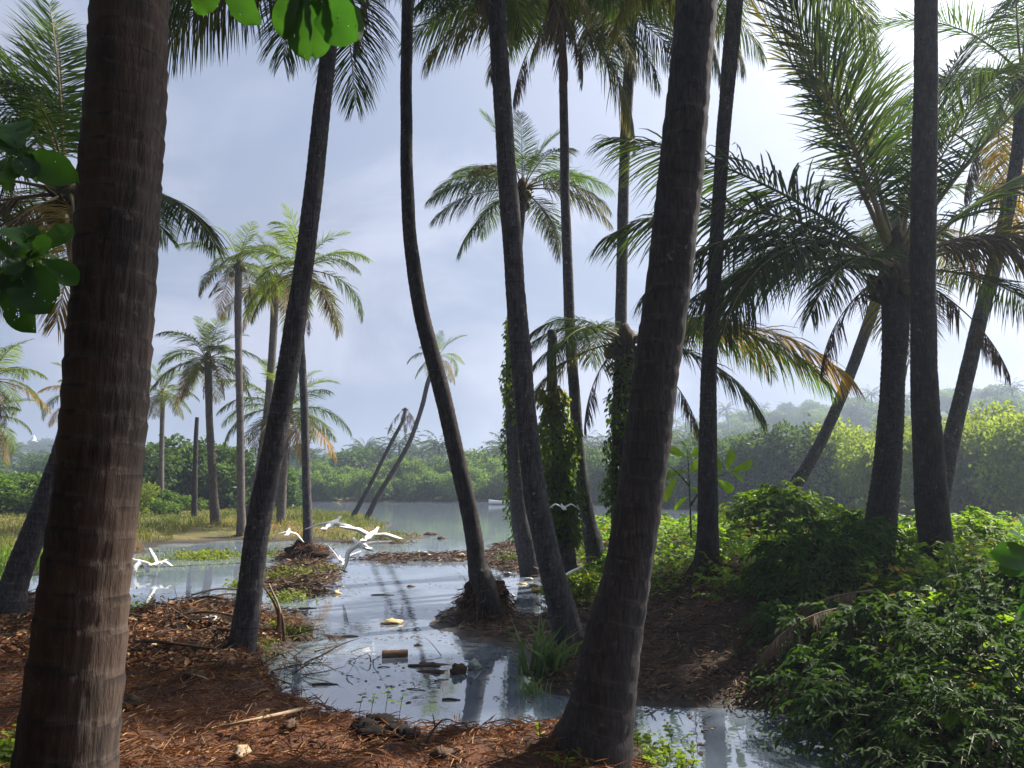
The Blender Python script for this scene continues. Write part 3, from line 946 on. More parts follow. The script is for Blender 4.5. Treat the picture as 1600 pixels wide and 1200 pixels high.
palm("tall grey palm rising behind the leaning dark trunk, drooping crown at the picture top",
     [(968, 790, 24), (968, 700, 20), (969, 600, 18), (970, 500, 18), (972, 400, 18), (974, 300, 17), (978, 200, 17), (983, 110, 17), (989, 20, 16), (992, -30, 16)], (16.8, 17.4),
     [(355, -14, 60, 3.6, "frond_olive"), (340, -30, 50, 3.4, "frond"), (10, 4, 62, 3.8, "frond"), (186, -18, 58, 3.6, "frond_olive"), (200, 0, 64, 3.8, "frond"), (168, 10, 60, 3.8, "frond"), (215, -38, 45, 3.2, "frond_olive"), (50, 24, 56, 3.6, "frond"),
      (100, 32, 56, 3.6, "frond"), (140, 36, 56, 3.6, "frond"), (260, 22, 66, 3.4, "frond"), (300, 32, 60, 3.4, "frond"), (25, 60, 42, 3.4, "frond_young"), (160, 62, 42, 3.4, "frond_young"), (330, -56, 34, 3.0, "frond_dead"), (240, -50, 34, 2.8, "frond_dead")],
     "bark_grey", 20, 260, 0, 3.6, 0.13, 0.04, seed=22, nuts=4)
palm("straight dark palm standing on the leafy bank by the large-leaved sapling",
     [(1105, 905, 58), (1105, 880, 42), (1106, 840, 35), (1106, 780, 31), (1106, 700, 28), (1107, 600, 25), (1111, 520, 24), (1117, 420, 22), (1124, 300, 21), (1131, 200, 21), (1138, 120, 23), (1147, 20, 25), (1156, -90, 24)], (foot(1105, 895), 11.6),
     [(190, -16, 55, 3.0, "frond_olive"), (0, -14, 55, 3.0, "frond"), (165, 8, 60, 3.4, "frond"), (30, 12, 60, 3.4, "frond"), (80, 28, 55, 3.4, "frond"), (120, 34, 55, 3.4, "frond"), (230, 24, 55, 3.4, "frond"), (280, 28, 55, 3.4, "frond"),
      (330, 20, 55, 3.4, "frond"), (60, 62, 40, 3.2, "frond_young"), (200, 64, 40, 3.2, "frond_young")],
     "bark_dark", 32, 300, 0, 3.4, 0.11, 0.05, seed=31)
palm("dark upright palm trunk crossing in front of the big fan of fronds",
     [(1470, 885, 62), (1464, 850, 52), (1456, 790, 48), (1451, 720, 45), (1446, 640, 41), (1443, 550, 38), (1442, 450, 37), (1443, 350, 37), (1444, 250, 36), (1446, 150, 35), (1447, 60, 34), (1448, -40, 33), (1452, -300, 31), (1456, -620, 28)], (foot(1467, 880), 9.6),
     auto_crown(14, 3.4, dead=1), "bark_dark", 40, 340, 0, 3.6, 0.10, 0.045, 0.012, seed=33, nuts=5)
hero = [
    (178, 74, 18, 5.2, "frond"), (160, 70, 14, 5.6, "frond_olive"), (90, 80, 16, 5.2, "frond_young"), (200, 84, 14, 5.0, "frond"), (20, 72, 24, 5.0, "frond"), (350, 56, 26, 5.0, "frond"), (8, 42, 30, 4.8, "frond"),
    (182, 40, 40, 4.9, "frond"), (176, 36, 70, 4.8, "frond"), (194, 24, 66, 4.5, "frond"), (184, 8, 56, 4.0, "frond"), (206, 14, 92, 4.0, "frond"), (160, 10, 62, 3.8, "frond"), (225, 4, 60, 3.0, "frond"),
    (352, 22, 62, 3.9, "frond_olive"), (8, 28, 76, 3.4, "frond_dead"), (338, 12, 74, 3.2, "frond_olive"), (4, -4, 50, 2.9, "frond"), (318, 26, 92, 2.6, "frond_dead"), (60, 40, 60, 3.8, "frond"), (120, 30, 60, 3.8, "frond"),
    (60, 10, 70, 3.4, "frond_olive"), (290, 64, 40, 3.0, "frond"), (190, -30, 50, 2.0, "frond_dead"), (350, -34, 44, 2.2, "frond_dead")]
palm("squat palm with a wide fan of upright and arching fronds beside the dark trunk",
     [(1372, 845, 52), (1378, 800, 46), (1385, 740, 42), (1390, 680, 39), (1394, 620, 36), (1397, 560, 36), (1399, 500, 40), (1400, 430, 42)], (11.6, 11.9),
     hero, "bark_dark", 36, 240, 0, 4.2, 0.09, 0.06, seed=34, nuts=4, heart_len=0.7)
palm("slanting grey palm trunk emerging from the vine-covered mound",
     [(1246, 752, 22), (1262, 728, 19), (1285, 685, 17), (1308, 635, 17), (1330, 580, 17), (1348, 530, 17), (1372, 460, 17), (1392, 390, 16), (1405, 330, 16)], (19.0, 20.5),
     auto_crown(10, 3.2, dead=1), "bark_grey", 18, 160, 1, 3.6, 0.13, 0.04, seed=36)
palm("grey palm slanting behind the dark trunk up to the picture's upper corner",
     [(1474, 760, 26), (1484, 700, 25), (1500, 630, 24), (1517, 560, 23), (1533, 490, 22), (1555, 410, 21), (1572, 340, 20), (1585, 270, 19), (1594, 200, 19), (1596, 130, 19)], (15.0, 16.0),
     auto_crown(15, 3.4, dead=1, spread=120), "bark_grey", 20, 220, 0, 3.6, 0.13, 0.04, seed=37, nuts=4)
low = [(178, 26, 84, 2.0, "frond"), (188, 6, 70, 1.9, "frond"), (170, 40, 90, 2.0, "frond"), (196, -16, 50, 2.4, "frond_olive"), (352, 12, 66, 4.0, "frond_young"), (350, 20, 70, 4.3, "frond_yellow"),
       (12, 30, 90, 3.4, "frond"), (340, -6, 60, 3.0, "frond"), (100, 30, 70, 3.0, "frond"), (230, 20, 80, 2.4, "frond"),
       (215, -40, 40, 2.0, "frond_dead"), (330, -40, 40, 2.2, "frond_dead")]
palm("short shaggy palm with yellow-orange frond tip behind the leaning dark trunk",
     [(972, 800, 34), (972, 740, 32), (973, 660, 31), (974, 600, 31), (976, 540, 32)], (14.6, 14.8), low, "bark_dark", 24, 120, 0, 3.2, 0.08, 0.12, seed=41, nuts=3, heart_len=0.5)
far_crown = [(180, 20, 60, 2.38, "frond"), (186, -2, 50, 2.38, "frond"), (200, -28, 36, 2.29, "frond"), (170, 36, 70, 2.29, "frond_young"), (0, 20, 66, 2.29, "frond_olive"), (352, 0, 56, 2.38, "frond_olive"), (8, 36, 66, 2.29, "frond_young"), (325, -44, 36, 2.11, "frond_olive"),
             (150, 44, 60, 2.20, "frond"), (40, 46, 60, 2.20, "frond"), (90, 60, 40, 2.11, "frond_young"), (180, 70, 30, 2.02, "frond_young"), (20, 72, 30, 2.02, "frond_young"), (260, 56, 50, 1.94, "frond"), (300, 30, 60, 2.11, "frond"), (235, 22, 66, 2.11, "frond_olive"),
             (120, 10, 60, 2.29, "frond"), (60, 4, 60, 2.29, "frond")]
palm("vine-wrapped palm with a full round crown behind the scarred dark trunk",
     [(822, 850, 34), (812, 800, 28), (805, 720, 25), (801, 640, 22), (800, 560, 20), (802, 480, 18), (807, 400, 17), (812, 330, 18), (815, 300, 18)], (17.5, 18.5), far_crown, "bark_grey", 20, 200, 0, 2.7, 0.13, 0.04, seed=43, nuts=6)
palm("broken headless palm stump wrapped in vines, topmost part bare",
     [(882, 860, 34), (878, 800, 27), (872, 720, 22), (866, 640, 18), (862, 570, 15), (863, 530, 15), (861, 516, 13)], (14.2, 14.5), None, "bark_grey", 18, 160, 0, name="headless_palm", seed=44)
left_crown = [(160, 66, 34, 3.7, "frond_young"), (120, 76, 26, 3.6, "frond_young"), (186, 50, 40, 3.4, "frond"), (130, 60, 40, 3.4, "frond_young"), (150, 78, 20, 3.4, "frond_young"), (345, -2, 60, 2.9, "frond"), (325, 4, 66, 2.2, "frond_olive"),
              (200, 64, 36, 3.4, "frond_young"), (180, 26, 50, 3.2, "frond"), (200, 8, 62, 3.0, "frond"), (170, 0, 60, 3.0, "frond_olive"), (220, -20, 50, 2.6, "frond_dead"), (195, -34, 40, 2.6, "frond_olive"), (250, 36, 60, 2.8, "frond"), (285, 40, 70, 2.2, "frond"),
              (310, -30, 50, 2.6, "frond_yellow"), (265, -36, 44, 2.4, "frond_dead"), (230, -52, 34, 2.4, "frond_dead"), (180, -50, 34, 2.4, "frond_dead"), (90, 30, 60, 3.0, "frond"), (130, 20, 60, 3.0, "frond")]
palm("grey palm leaning behind the thickest trunk, broad bright crown by the picture edge",
     [(12, 950, 56), (22, 915, 42), (42, 860, 39), (64, 805, 37), (82, 755, 35), (104, 690, 33), (122, 620, 31), (130, 540, 30), (128, 450, 29), (118, 370, 29), (108, 310, 30)], (foot(15, 948), 10.4), left_crown,
     "bark_grey", 32, 260, 0, 3.4, 0.12, 0.045, seed=51, nuts=6)

# ------------------------------------------------------------------ palms across the pond
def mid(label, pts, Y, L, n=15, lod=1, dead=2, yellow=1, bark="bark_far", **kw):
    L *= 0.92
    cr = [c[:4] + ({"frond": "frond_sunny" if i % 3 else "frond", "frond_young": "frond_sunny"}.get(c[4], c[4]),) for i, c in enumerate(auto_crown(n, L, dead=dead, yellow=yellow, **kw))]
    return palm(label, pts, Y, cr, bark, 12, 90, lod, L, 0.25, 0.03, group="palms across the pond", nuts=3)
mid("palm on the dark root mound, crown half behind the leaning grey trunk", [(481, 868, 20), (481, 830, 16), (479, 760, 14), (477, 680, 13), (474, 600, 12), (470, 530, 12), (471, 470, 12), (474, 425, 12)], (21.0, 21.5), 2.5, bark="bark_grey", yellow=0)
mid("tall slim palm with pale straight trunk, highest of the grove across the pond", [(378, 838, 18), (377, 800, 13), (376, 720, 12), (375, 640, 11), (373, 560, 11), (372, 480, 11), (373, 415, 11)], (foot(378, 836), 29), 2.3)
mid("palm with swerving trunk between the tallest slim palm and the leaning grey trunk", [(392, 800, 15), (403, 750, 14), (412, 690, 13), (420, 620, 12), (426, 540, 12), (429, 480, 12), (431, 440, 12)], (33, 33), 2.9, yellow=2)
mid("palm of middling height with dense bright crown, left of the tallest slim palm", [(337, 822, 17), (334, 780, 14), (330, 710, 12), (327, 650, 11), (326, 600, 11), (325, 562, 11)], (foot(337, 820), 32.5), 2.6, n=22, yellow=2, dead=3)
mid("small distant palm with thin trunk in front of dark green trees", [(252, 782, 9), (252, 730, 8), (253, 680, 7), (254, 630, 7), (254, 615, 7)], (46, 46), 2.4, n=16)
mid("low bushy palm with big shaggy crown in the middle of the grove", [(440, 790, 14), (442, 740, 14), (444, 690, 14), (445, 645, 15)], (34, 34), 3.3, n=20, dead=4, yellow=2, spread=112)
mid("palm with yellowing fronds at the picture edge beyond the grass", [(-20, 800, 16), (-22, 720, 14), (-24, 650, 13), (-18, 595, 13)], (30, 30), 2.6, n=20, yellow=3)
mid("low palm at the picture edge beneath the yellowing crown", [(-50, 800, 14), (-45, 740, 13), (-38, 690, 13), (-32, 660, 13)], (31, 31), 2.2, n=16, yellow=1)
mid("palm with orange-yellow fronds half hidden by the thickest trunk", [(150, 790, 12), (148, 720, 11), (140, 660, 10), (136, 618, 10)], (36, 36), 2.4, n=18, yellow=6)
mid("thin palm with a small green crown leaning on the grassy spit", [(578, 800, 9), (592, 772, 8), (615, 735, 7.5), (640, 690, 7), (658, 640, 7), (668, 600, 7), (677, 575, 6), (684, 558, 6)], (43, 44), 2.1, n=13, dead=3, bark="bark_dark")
dp = palm("dead leaning palm with withered hanging top on the grassy spit", [(556, 799, 8), (572, 770, 7), (592, 730, 6), (612, 690, 6), (628, 660, 5.5), (633, 640, 5)], (44, 44.5),
          [(a, -38 - 8 * (k % 3), 45, 1.3 + 0.4 * (k % 2), "frond_dead") for k, a in enumerate((10, 60, 120, 190, 250, 310, 340))], "bark_dark", 12, 60, 1, 1.6, 0.25, 0.03, group="palms across the pond", name="dead_palm", heart_len=0.3)
palm("bare headless palm pole between the distant palm and the bright-crowned palm", [(304, 785, 9), (305, 740, 8), (306, 690, 7), (308, 652, 6)], (39, 39), None, "bark_dark", 10, 50, name="headless_palm", group="palms across the pond")

# ------------------------------------------------------------------ broadleaved trees
def crown_geo(n_lobes, n_leaf, size, shape=(1, 1, 1), seed=0, flat=0.0):
    """a crown of unit radius: leaf clumps spread over uneven lobes"""
    r = np.random.default_rng(seed)
    g = Geo()
    c = nrm(r.normal(size=(n_lobes, 3))) * r.uniform(0.25, 0.85, (n_lobes, 1)) * np.array([1, 1, 0.8])
    c[:, 2] = np.maximum(c[:, 2], -0.55)
    rad = r.uniform(0.22, 0.42, n_lobes)
    k = r.choice(n_lobes, n_leaf, p=rad ** 2 / np.sum(rad ** 2))
    d = nrm(r.normal(size=(n_leaf, 3)) + np.array([0, 0, 0.25]))
    rr = rad[k] * (0.55 + 0.55 * np.sqrt(r.random(n_leaf)))
    rr *= 1 + 0.35 * vnoise(d[:, 0] * 3 + k, d[:, 1] * 3, d[:, 2] * 3, seed)
    P = (c[k] + d * rr[:, None]) * np.asarray(shape)
    D = nrm(d + r.normal(0, 0.8, (n_leaf, 3)))
    U = nrm(d + np.array([0, 0, 0.6]) + r.normal(0, 0.5, (n_leaf, 3)))
    s = size * r.uniform(0.6, 1.3, n_leaf)
    tone = np.clip(0.5 + 0.35 * r.normal(0, 1, n_lobes)[k] * 0.6 + r.normal(0, 0.15, n_leaf), 0, 1)
    leaves(g, P, D, U, s, s * 0.55, 0, tone)
    return g

def limbs_geo(h, r0, seed=0, n=7, spread=0.75):
    r = np.random.default_rng(seed)
    g = Geo()
    for st in range(3):
        a = r.uniform(0, 6.28)
        b = np.array([math.cos(a), math.sin(a), 0]) * 0.12 * (st > 0)
        top = np.array([math.cos(a) * 0.2, math.sin(a) * 0.2, h * 0.9])
        P = catmull([b + np.array([0, 0, -0.08]), (b + top) / 2 + r.normal(0, 0.05, 3), top], 8)
        tube(g, P, np.linspace(r0, r0 * 0.35, 8), 6)
        for q in range(n // 3 + 1):
            i = r.integers(2, 7)
            e = P[i] + np.append(r.normal(0, spread * 0.5, 2), r.uniform(0.15, 0.5))
            tube(g, catmull([P[i], (P[i] + e) / 2 + r.normal(0, 0.05, 3), e], 5), np.linspace(r0 * 0.4, r0 * 0.1, 5), 4)
    return g

TREE = {}
for key, mats, nl, nleaf, size, shape in (("mangrove", "mangrove", 16, 5200, 0.105, (1, 1, 0.8)), ("mangrove_lime", "mangrove_lime", 18, 6000, 0.085, (1, 1, 0.85)), ("tree_dark", "tree_dark", 18, 5000, 0.115, (1, 1, 0.95)), ("bush", "bush", 14, 4600, 0.10, (1, 1, 0.7))):
    TREE[key] = [(crown_geo(nl, nleaf, size, shape, 50 + 7 * v + len(key)).mesh("crown", M[mats]), limbs_geo(1.0, 0.045, 80 + v).mesh("trunk", M["twig"])) for v in range(4)]

def tree(name, label, cat, kind, loc, rad, height, group=None, rz=None, variant=None):
    """crown of horizontal radius rad reaching height above loc"""
    v = random.randint(0, 3) if variant is None else variant
    cr, tr = TREE[kind][v]
    o = thing(name, label, cat, loc, group)
    o.rotation_euler.z = random.uniform(0, 6.28) if rz is None else rz
    t = link("trunk", tr, o)
    t.scale = (rad * 0.8, rad * 0.8, height * 0.6)
    c = link("crown", cr, o)
    zs = height * 0.6
    c.scale = (rad, rad, zs)
    c.location = (0, 0, height - zs * 0.92)
    return o

def bank(px):
    """the far waterline seen at photo column px"""
    P = np.array([(430, 784.5), (560, 785), (700, 784.5), (800, 784), (900, 786), (1000, 790), (1100, 796), (1220, 801), (1330, 803), (1420, 808), (1600, 817), (1750, 826)])
    return ground(px, np.interp(px, P[:, 0], P[:, 1]))

def top_y(px, front=True):
    xs = [380, 450, 520, 600, 700, 780, 850, 920, 1000, 1080, 1150, 1250, 1320, 1400, 1500, 1600, 1750]
    ys = [728, 726, 715, 708, 704, 702, 694, 680, 680, 680, 664, 660, 646, 636, 622, 622, 616]
    return np.interp(px, xs, ys)

ORD = ("first second third fourth fifth sixth seventh eighth ninth tenth eleventh twelfth thirteenth fourteenth fifteenth sixteenth seventeenth eighteenth nineteenth twentieth "
       "twenty-first twenty-second twenty-third twenty-fourth twenty-fifth twenty-sixth twenty-seventh twenty-eighth twenty-ninth thirtieth").split()
tally = {}
def nth(key):
    tally[key] = tally.get(key, -1) + 1
    return ORD[min(tally[key], 29)]
px = 395.0
while px < 1720:
    b = bank(px)
    Y = b[1] + 2.0 + random.uniform(-0.5, 1.5)
    top = at(px, top_y(px) + random.uniform(4, 30), Y)
    hgt = top[2]
    rad = min(hgt * random.uniform(0.5, 0.62), 3.2)
    lime = px > 1255
    dark = 860 < px < 1255
    tree("mangrove_tree" if not dark else "riverside_tree",
         nth("lime") + " yellow-green feathery tree from the left along the far bank's waterline" if lime else (nth("dark") + " dark green riverside tree from the left along the far bank" if dark else nth("mangrove") + " rounded green mangrove from the left along the far waterline"),
         "tree", "mangrove_lime" if lime else ("tree_dark" if dark else "mangrove"), (top[0], Y, max(hz(top[0], Y), 0) - 0.35), rad, hgt + 0.35,
         "yellow-green trees on the far bank" if lime else ("dark trees on the far bank" if dark else "mangroves on the far bank"))
    px += rad * 0.95 / px_size(np.array([0, Y, 2.0]))
px = 400.0
while px < 1740:      # a second, taller row behind
    b = bank(px)
    Y = b[1] + 7.5 + random.uniform(-1, 3)
    top = at(px, top_y(px) + random.uniform(-8, 12), Y)
    rad = min(top[2] * random.uniform(0.45, 0.6), 3.8)
    lime = px > 1265
    z = hz(top[0], Y) - 0.3
    tree("mangrove_tree" if px < 860 or lime else "riverside_tree",
         nth("lime2") + " taller yellow-green tree from the left in the bank's second row" if lime else (nth("dark2") + " taller dark tree from the left behind the riverside trees" if px > 860 else nth("mangrove2") + " taller green mangrove from the left in the bank's second row"),
         "tree", "mangrove_lime" if lime else ("tree_dark" if px > 860 else "mangrove"), (top[0], Y, z), rad, top[2] - z,
         "second row of trees on the far bank")
    px += rad * 1.05 / px_size(np.array([0, Y, 2.0]))

# trees and bushes behind the grass on the near side
for px, Y, ty, rad, kind, lab in (
        (10, 44, 722, 2.6, "bush", "bright green bush at the picture edge beyond the dry grass"),
        (48, 46, 716, 2.8, "bush", "bright green bush left of the thickest trunk beyond the dry grass"),
        (88, 45, 728, 2.4, "bush", "lower bright bush touching the outline of the thickest trunk"),
        (-60, 46, 712, 3.2, "bush", "bright bush outside the picture edge"),
        (130, 50, 715, 3.0, "bush", "green bush hidden behind the thickest trunk"),
        (215, 52, 700, 3.2, "tree_dark", "dark rounded tree just right of the thickest trunk"),
        (262, 56, 688, 3.6, "tree_dark", "dark tree behind the small distant palm"),
        (300, 56, 682, 3.6, "tree_dark", "tallest dark tree behind the bare palm pole"),
        (345, 58, 692, 3.4, "tree_dark", "dark tree behind the tallest slim palm"),
        (390, 56, 706, 3.4, "tree_dark", "dark tree behind the swerving palm trunk"),
        (432, 57, 724, 2.8, "tree_dark", "dark low tree behind the shaggy palm"),
        (230, 42, 762, 1.5, "bush", "low green shrub at the foot of the dark trees"),
        (275, 44, 757, 1.6, "bush", "low green shrub by the small distant palm"),
        (395, 46, 768, 1.4, "bush", "low shrub behind the swerving palm trunk"),
        (208, 40, 745, 1.3, "mangrove_lime", "slender lime shrub beside the thickest trunk")):
    top = at(px, ty, Y)
    z = hz(top[0], Y) - 0.2
    tree("green_bush" if kind != "tree_dark" else "dark_tree", lab, "bush" if kind != "tree_dark" else "tree", kind, (top[0], Y, z), rad, top[2] - z, "bushes and trees beyond the grass")

# unseen trees added behind and beside the camera to shade the near trunks
for k, (x, y, rad, h) in enumerate(((-4.5, -4.5, 4.2, 10), (0.3, -5.5, 4.6, 11), (5.5, -4.5, 4.2, 10), (-8.0, -1.5, 3.8, 9.5), (11.5, -4.5, 3.0, 8), (-11, 4.5, 3.0, 8), (1.0, -2.6, 3.4, 9.5))):
    tree("added_shade_tree", ("added shade tree, unseen behind the viewer on the near side", "tallest added shade tree, unseen straight behind the viewer", "added shade tree, unseen behind the viewer to the right", "added shade tree outside the picture beside the thickest trunk", "added shade tree outside the picture behind the shrubs",
         "added shade tree outside the picture beyond the leaning palm", "slim added shade tree, unseen just behind the viewer")[k], "tree", "tree_dark", (x, y, hz(x, y) - 0.2), rad, h, "added shade trees round the viewpoint")

# ------------------------------------------------------------------ far hills: palms and woods in the haze
def far_palm_geo(seed):
    r = np.random.default_rng(seed)
    g, gt = Geo(), Geo()
    tube(gt, catmull([(0, 0, -0.5), (r.normal(0, 0.2), 0, 2.6), (r.normal(0, 0.5), r.normal(0, 0.3), 5.2)], 6), np.linspace(0.22, 0.14, 6), 5)
    top = gt.v[0][-1]
    for i in range(20):
        a, e = i * 2.4 + r.normal(0, 0.2), math.radians(70 - 95 * i / 19 + r.normal(0, 6))
        s = np.linspace(0, 1, 6)
        el = e - np.radians(75) * s ** 1.2
        st = np.stack([np.cos(el) * math.cos(a), np.cos(el) * math.sin(a), np.sin(el)], -1) * 3.0 / 5
        P = top + np.concatenate([[[0, 0, 0]], np.cumsum(st[:-1], 0)])
        sd = np.array([-math.sin(a), math.cos(a), 0])
        for sg in (-1, 1):
            u = np.linspace(0.12, 1, 12)
            b = np.stack([np.interp(u, s, P[:, c]) for c in range(3)], -1)
            d = nrm(np.array([math.cos(a), math.sin(a), -0.55]) * 0.7 + sd * sg + r.normal(0, 0.15, (12, 3)))
            w = np.array([math.cos(a), math.sin(a), 0]) * 0.13
            ln = 0.95 * np.interp(u, [0.1, 0.5, 1], [0.7, 1, 0.5])[:, None]
            V = np.stack([b - w, b + w, b + d * ln], 1).reshape(-1, 3)
            g.add(V, None, np.arange(36).reshape(12, 3), 0, np.repeat(r.random(12), 3))
    return g.mesh("crown", M["frond"]), gt.mesh("trunk", M["bark_far"])
FARP = [far_palm_geo(300 + k) for k in range(5)]
r = np.random.default_rng(91)
def hill_spot(px_lo, px_hi, y_lo, y_hi):
    p = r.uniform(px_lo, px_hi)
    Y = y_lo * (y_hi / y_lo) ** r.random()
    return (p - 800) / F_PX * Y * 1.0, Y
cnt = 0
for k in range(190):
    x, Y = hill_spot(440, 1640, 98, 330) if k < 165 else hill_spot(-60, 330, 100, 300)
    if Y < bank(max(430, 800 + x / Y * F_PX))[1] + 14:
        Y += 25
        x *= 1.1
    cr, tr = FARP[k % 5]
    z = hz(x, Y)
    o = thing("hillside_palm", "hazy far-off palm among the palms on the hills beyond the river", "palm tree", (x, Y, z), "palms on the far hills")
    s = r.uniform(0.85, 1.35)
    o.scale = (s, s, s * r.uniform(0.85, 1.2))
    o.rotation_euler.z = r.uniform(0, 6.28)
    link("trunk", tr, o)
    link("crown", cr, o)
for k in range(290):
    x, Y = hill_spot(1080, 1680, 80, 330) if k < 150 else hill_spot(430, 1100, 95, 330) if k < 255 else hill_spot(-120, 420, 95, 330)
    if Y < bank(max(430, 800 + x / Y * F_PX))[1] + 12:
        Y += 22
        x *= 1.1
    z = hz(x, Y) - 0.5
    s = r.uniform(0.8, 1.3)
    tree("hillside_tree", "hazy far-off broadleaved tree in the woods on the hills beyond the river", "tree", ("tree_dark", "mangrove")[k % 2], (x, Y, z), 4.6 * s, 6.0 * s, "woods on the far hills")
# far hill on the other side with a white building on top
for k in range(36):
    p, Y = r.uniform(-90, 330), r.uniform(300, 430)
    x = (p - 800) / F_PX * Y
    tree("hillside_tree", "hazy far-off broadleaved tree on the low hill behind the bright bushes", "tree", "tree_dark", (x, Y, hz(x, Y) - 1), 7.0, 7.5, "woods on the low hill")

b = at(47, 702, 420)
bz = hz(b[0], 420)
o = thing("domed_building", "white domed building with a small tower on the hazy hill behind the bright bushes", "building", (b[0], 420, bz))
def lathe(g, prof_rz, seg=14, mat=0, c=(0, 0, 0)):
    P = np.array(prof_rz)
    tube(g, np.stack([np.full(len(P), c[0]), np.full(len(P), c[1]), P[:, 1] + c[2]], -1), P[:, 0], seg, mat)
zb = b[2] - bz + 1.5
g = Geo(); lathe(g, [(8.5, -2), (8.5, zb - 3), (7.8, zb - 2.2)], 18, 0, (-5, 0, 0)); g.build("wall", M["white_paint"], o)
g = Geo(); lathe(g, [(8.3, zb - 2.2), (7.6, zb - 0.9), (5.5, zb + 0.3), (2.5, zb + 1.0), (0.3, zb + 1.3)], 18, 0, (-5, 0, 0)); g.build("dome", M["stone"], o)
g = Geo(); lathe(g, [(1.6, -2), (1.6, zb + 2.5), (2.0, zb + 2.6), (2.0, zb + 3.0), (1.3, zb + 3.1), (1.2, zb + 4.4), (0.7, zb + 5.2), (0.1, zb + 6.2)], 12, 0, (1.5, 0, 0)); g.build("tower", M["white_paint"], o)

# white boat on the far water
b = ground(787, 788.5)
o = thing("boat", "small white boat moored at the far river bank", "boat", (b[0], b[1], 0.0))
s = np.linspace(-1, 1, 15)
hw = 0.55 * np.sqrt(np.clip(1 - np.abs(s) ** 2.6, 0.003, 1))
shr = 0.36 + 0.14 * s ** 2
g = Geo()
sec = []
for i in range(15):
    x = s[i] * 1.5
    sec.append([(x, -hw[i], shr[i]), (x, -hw[i] * 0.8, 0.08), (x * 0.97, 0, -0.1), (x, hw[i] * 0.8, 0.08), (x, hw[i], shr[i]), (x, hw[i] * 0.9, shr[i]), (x * 0.95, hw[i] * 0.65, 0.16), (x * 0.95, 0, 0.12), (x * 0.95, -hw[i] * 0.65, 0.16), (x, -hw[i] * 0.9, shr[i])])
Vb = np.array(sec).reshape(-1, 3)
q = [[i * 10 + j, i * 10 + (j + 1) % 10, (i + 1) * 10 + (j + 1) % 10, (i + 1) * 10 + j] for i in range(14) for j in range(10)]
g.add(Vb, q); hull = g.build("hull", M["white_paint"], o)
for xx in (-0.5, 0.5):
    g = Geo(); tube(g, [(xx, -0.45, 0.33), (xx, 0.45, 0.33)], 0.06, 4); g.build("thwart", M["wood_pale"], hull)

# ------------------------------------------------------------------ undergrowth
def sprays(g, B, D, length, nl, ll, lw, mat=0, stem_mat=1, sag=0.45, rnd=None, stem_r=0.004, tone=0.5):
    """arching leafy shoots: bases B, directions D"""
    n = len(B)
    length = np.broadcast_to(length, (n,))
    ts = np.linspace(0.18, 1.0, nl)
    D = nrm(D)
    side0 = nrm(np.cross(D, np.array([0, 0, 1.0]) + rng.normal(0, 0.15, (n, 3))))
    for i, t in enumerate(ts):
        p = B + D * (length * t)[:, None] + np.array([0, 0, -1.0]) * (length * sag * t * t)[:, None]
        tan = nrm(D + np.array([0, 0, -1.0]) * (2 * sag * t))
        for sg in (-1, 1) if i < nl - 1 else (1,):
            out = nrm(tan * (0.75 if i < nl - 1 else 3) + side0 * sg + rng.normal(0, 0.25, (n, 3)))
            up = nrm(np.cross(side0, tan) + rng.normal(0, 0.25, (n, 3)) + np.array([0, 0, 0.4]))
            s = rng.uniform(0.75, 1.2, n) * (1.0 - 0.25 * abs(t - 0.6))
            leaves(g, p, out, up, ll * s, lw * s, mat, np.clip(tone + rng.normal(0, 0.22, n), 0, 1) if rnd is None else rnd, 0.14, 0.25)
    if stem_mat is not None:
        a = B
        m_ = B + D * (length * 0.5)[:, None] + np.array([0, 0, -1.0]) * (length * sag * 0.25)[:, None]
        e = B + D * length[:, None] + np.array([0, 0, -1.0]) * (length * sag)[:, None]
        u = side0 * stem_r
        V = np.stack([a - u, a + u, m_ + u, m_ - u, e], 1).reshape(-1, 3)
        k = np.arange(n)[:, None] * 5
        g.add(V, k + np.array([[0, 1, 2, 3]]), k + np.array([[3, 2, 4]]), stem_mat)

def shrub(name, label, x, y, rad, h, n, ll, lw, mat, group=None, cat="shrub", z=None, spl=0.4, sag=0.5, nl=6, sub=0.0):
    z = (hz(x, y) if z is None else z)
    o = thing(name, label, cat, (x, y, z), group)
    d = nrm(rng.normal(size=(n, 3)) + np.array([0, 0, 0.55]))
    k = rng.uniform(0.35, 1.0, n) ** 0.6
    shp = 1 + 0.3 * vnoise(d[:, 0] * 2.2, d[:, 1] * 2.2, d[:, 2] * 2.2 + x)
    B = d * (k * shp)[:, None] * np.array([rad, rad, h * 0.75]) + np.array([0, 0, h * 0.22])
    lo = terrain(B[:, 0] + x, B[:, 1] + y) - z
    B[:, 2] = np.maximum(B[:, 2], lo + 0.02)
    g = Geo()
    sprays(g, B, d + rng.normal(0, 0.5, (n, 3)) + np.array([0, 0, 0.25]), spl * rng.uniform(0.6, 1.2, n), nl, ll, lw, 0, 1, sag)
    g.build("foliage", [M[mat], M["stem_green"]], o)
    g = Geo()
    for i in range(9):
        e = B[rng.integers(0, n)]
        tube(g, catmull([(rng.normal(0, 0.06), rng.normal(0, 0.06), -0.1), e * np.array([0.4, 0.4, 0.6]), e], 6), np.linspace(0.014, 0.004, 6), 5)
    g.build("stem", M["twig"], o)
    return o

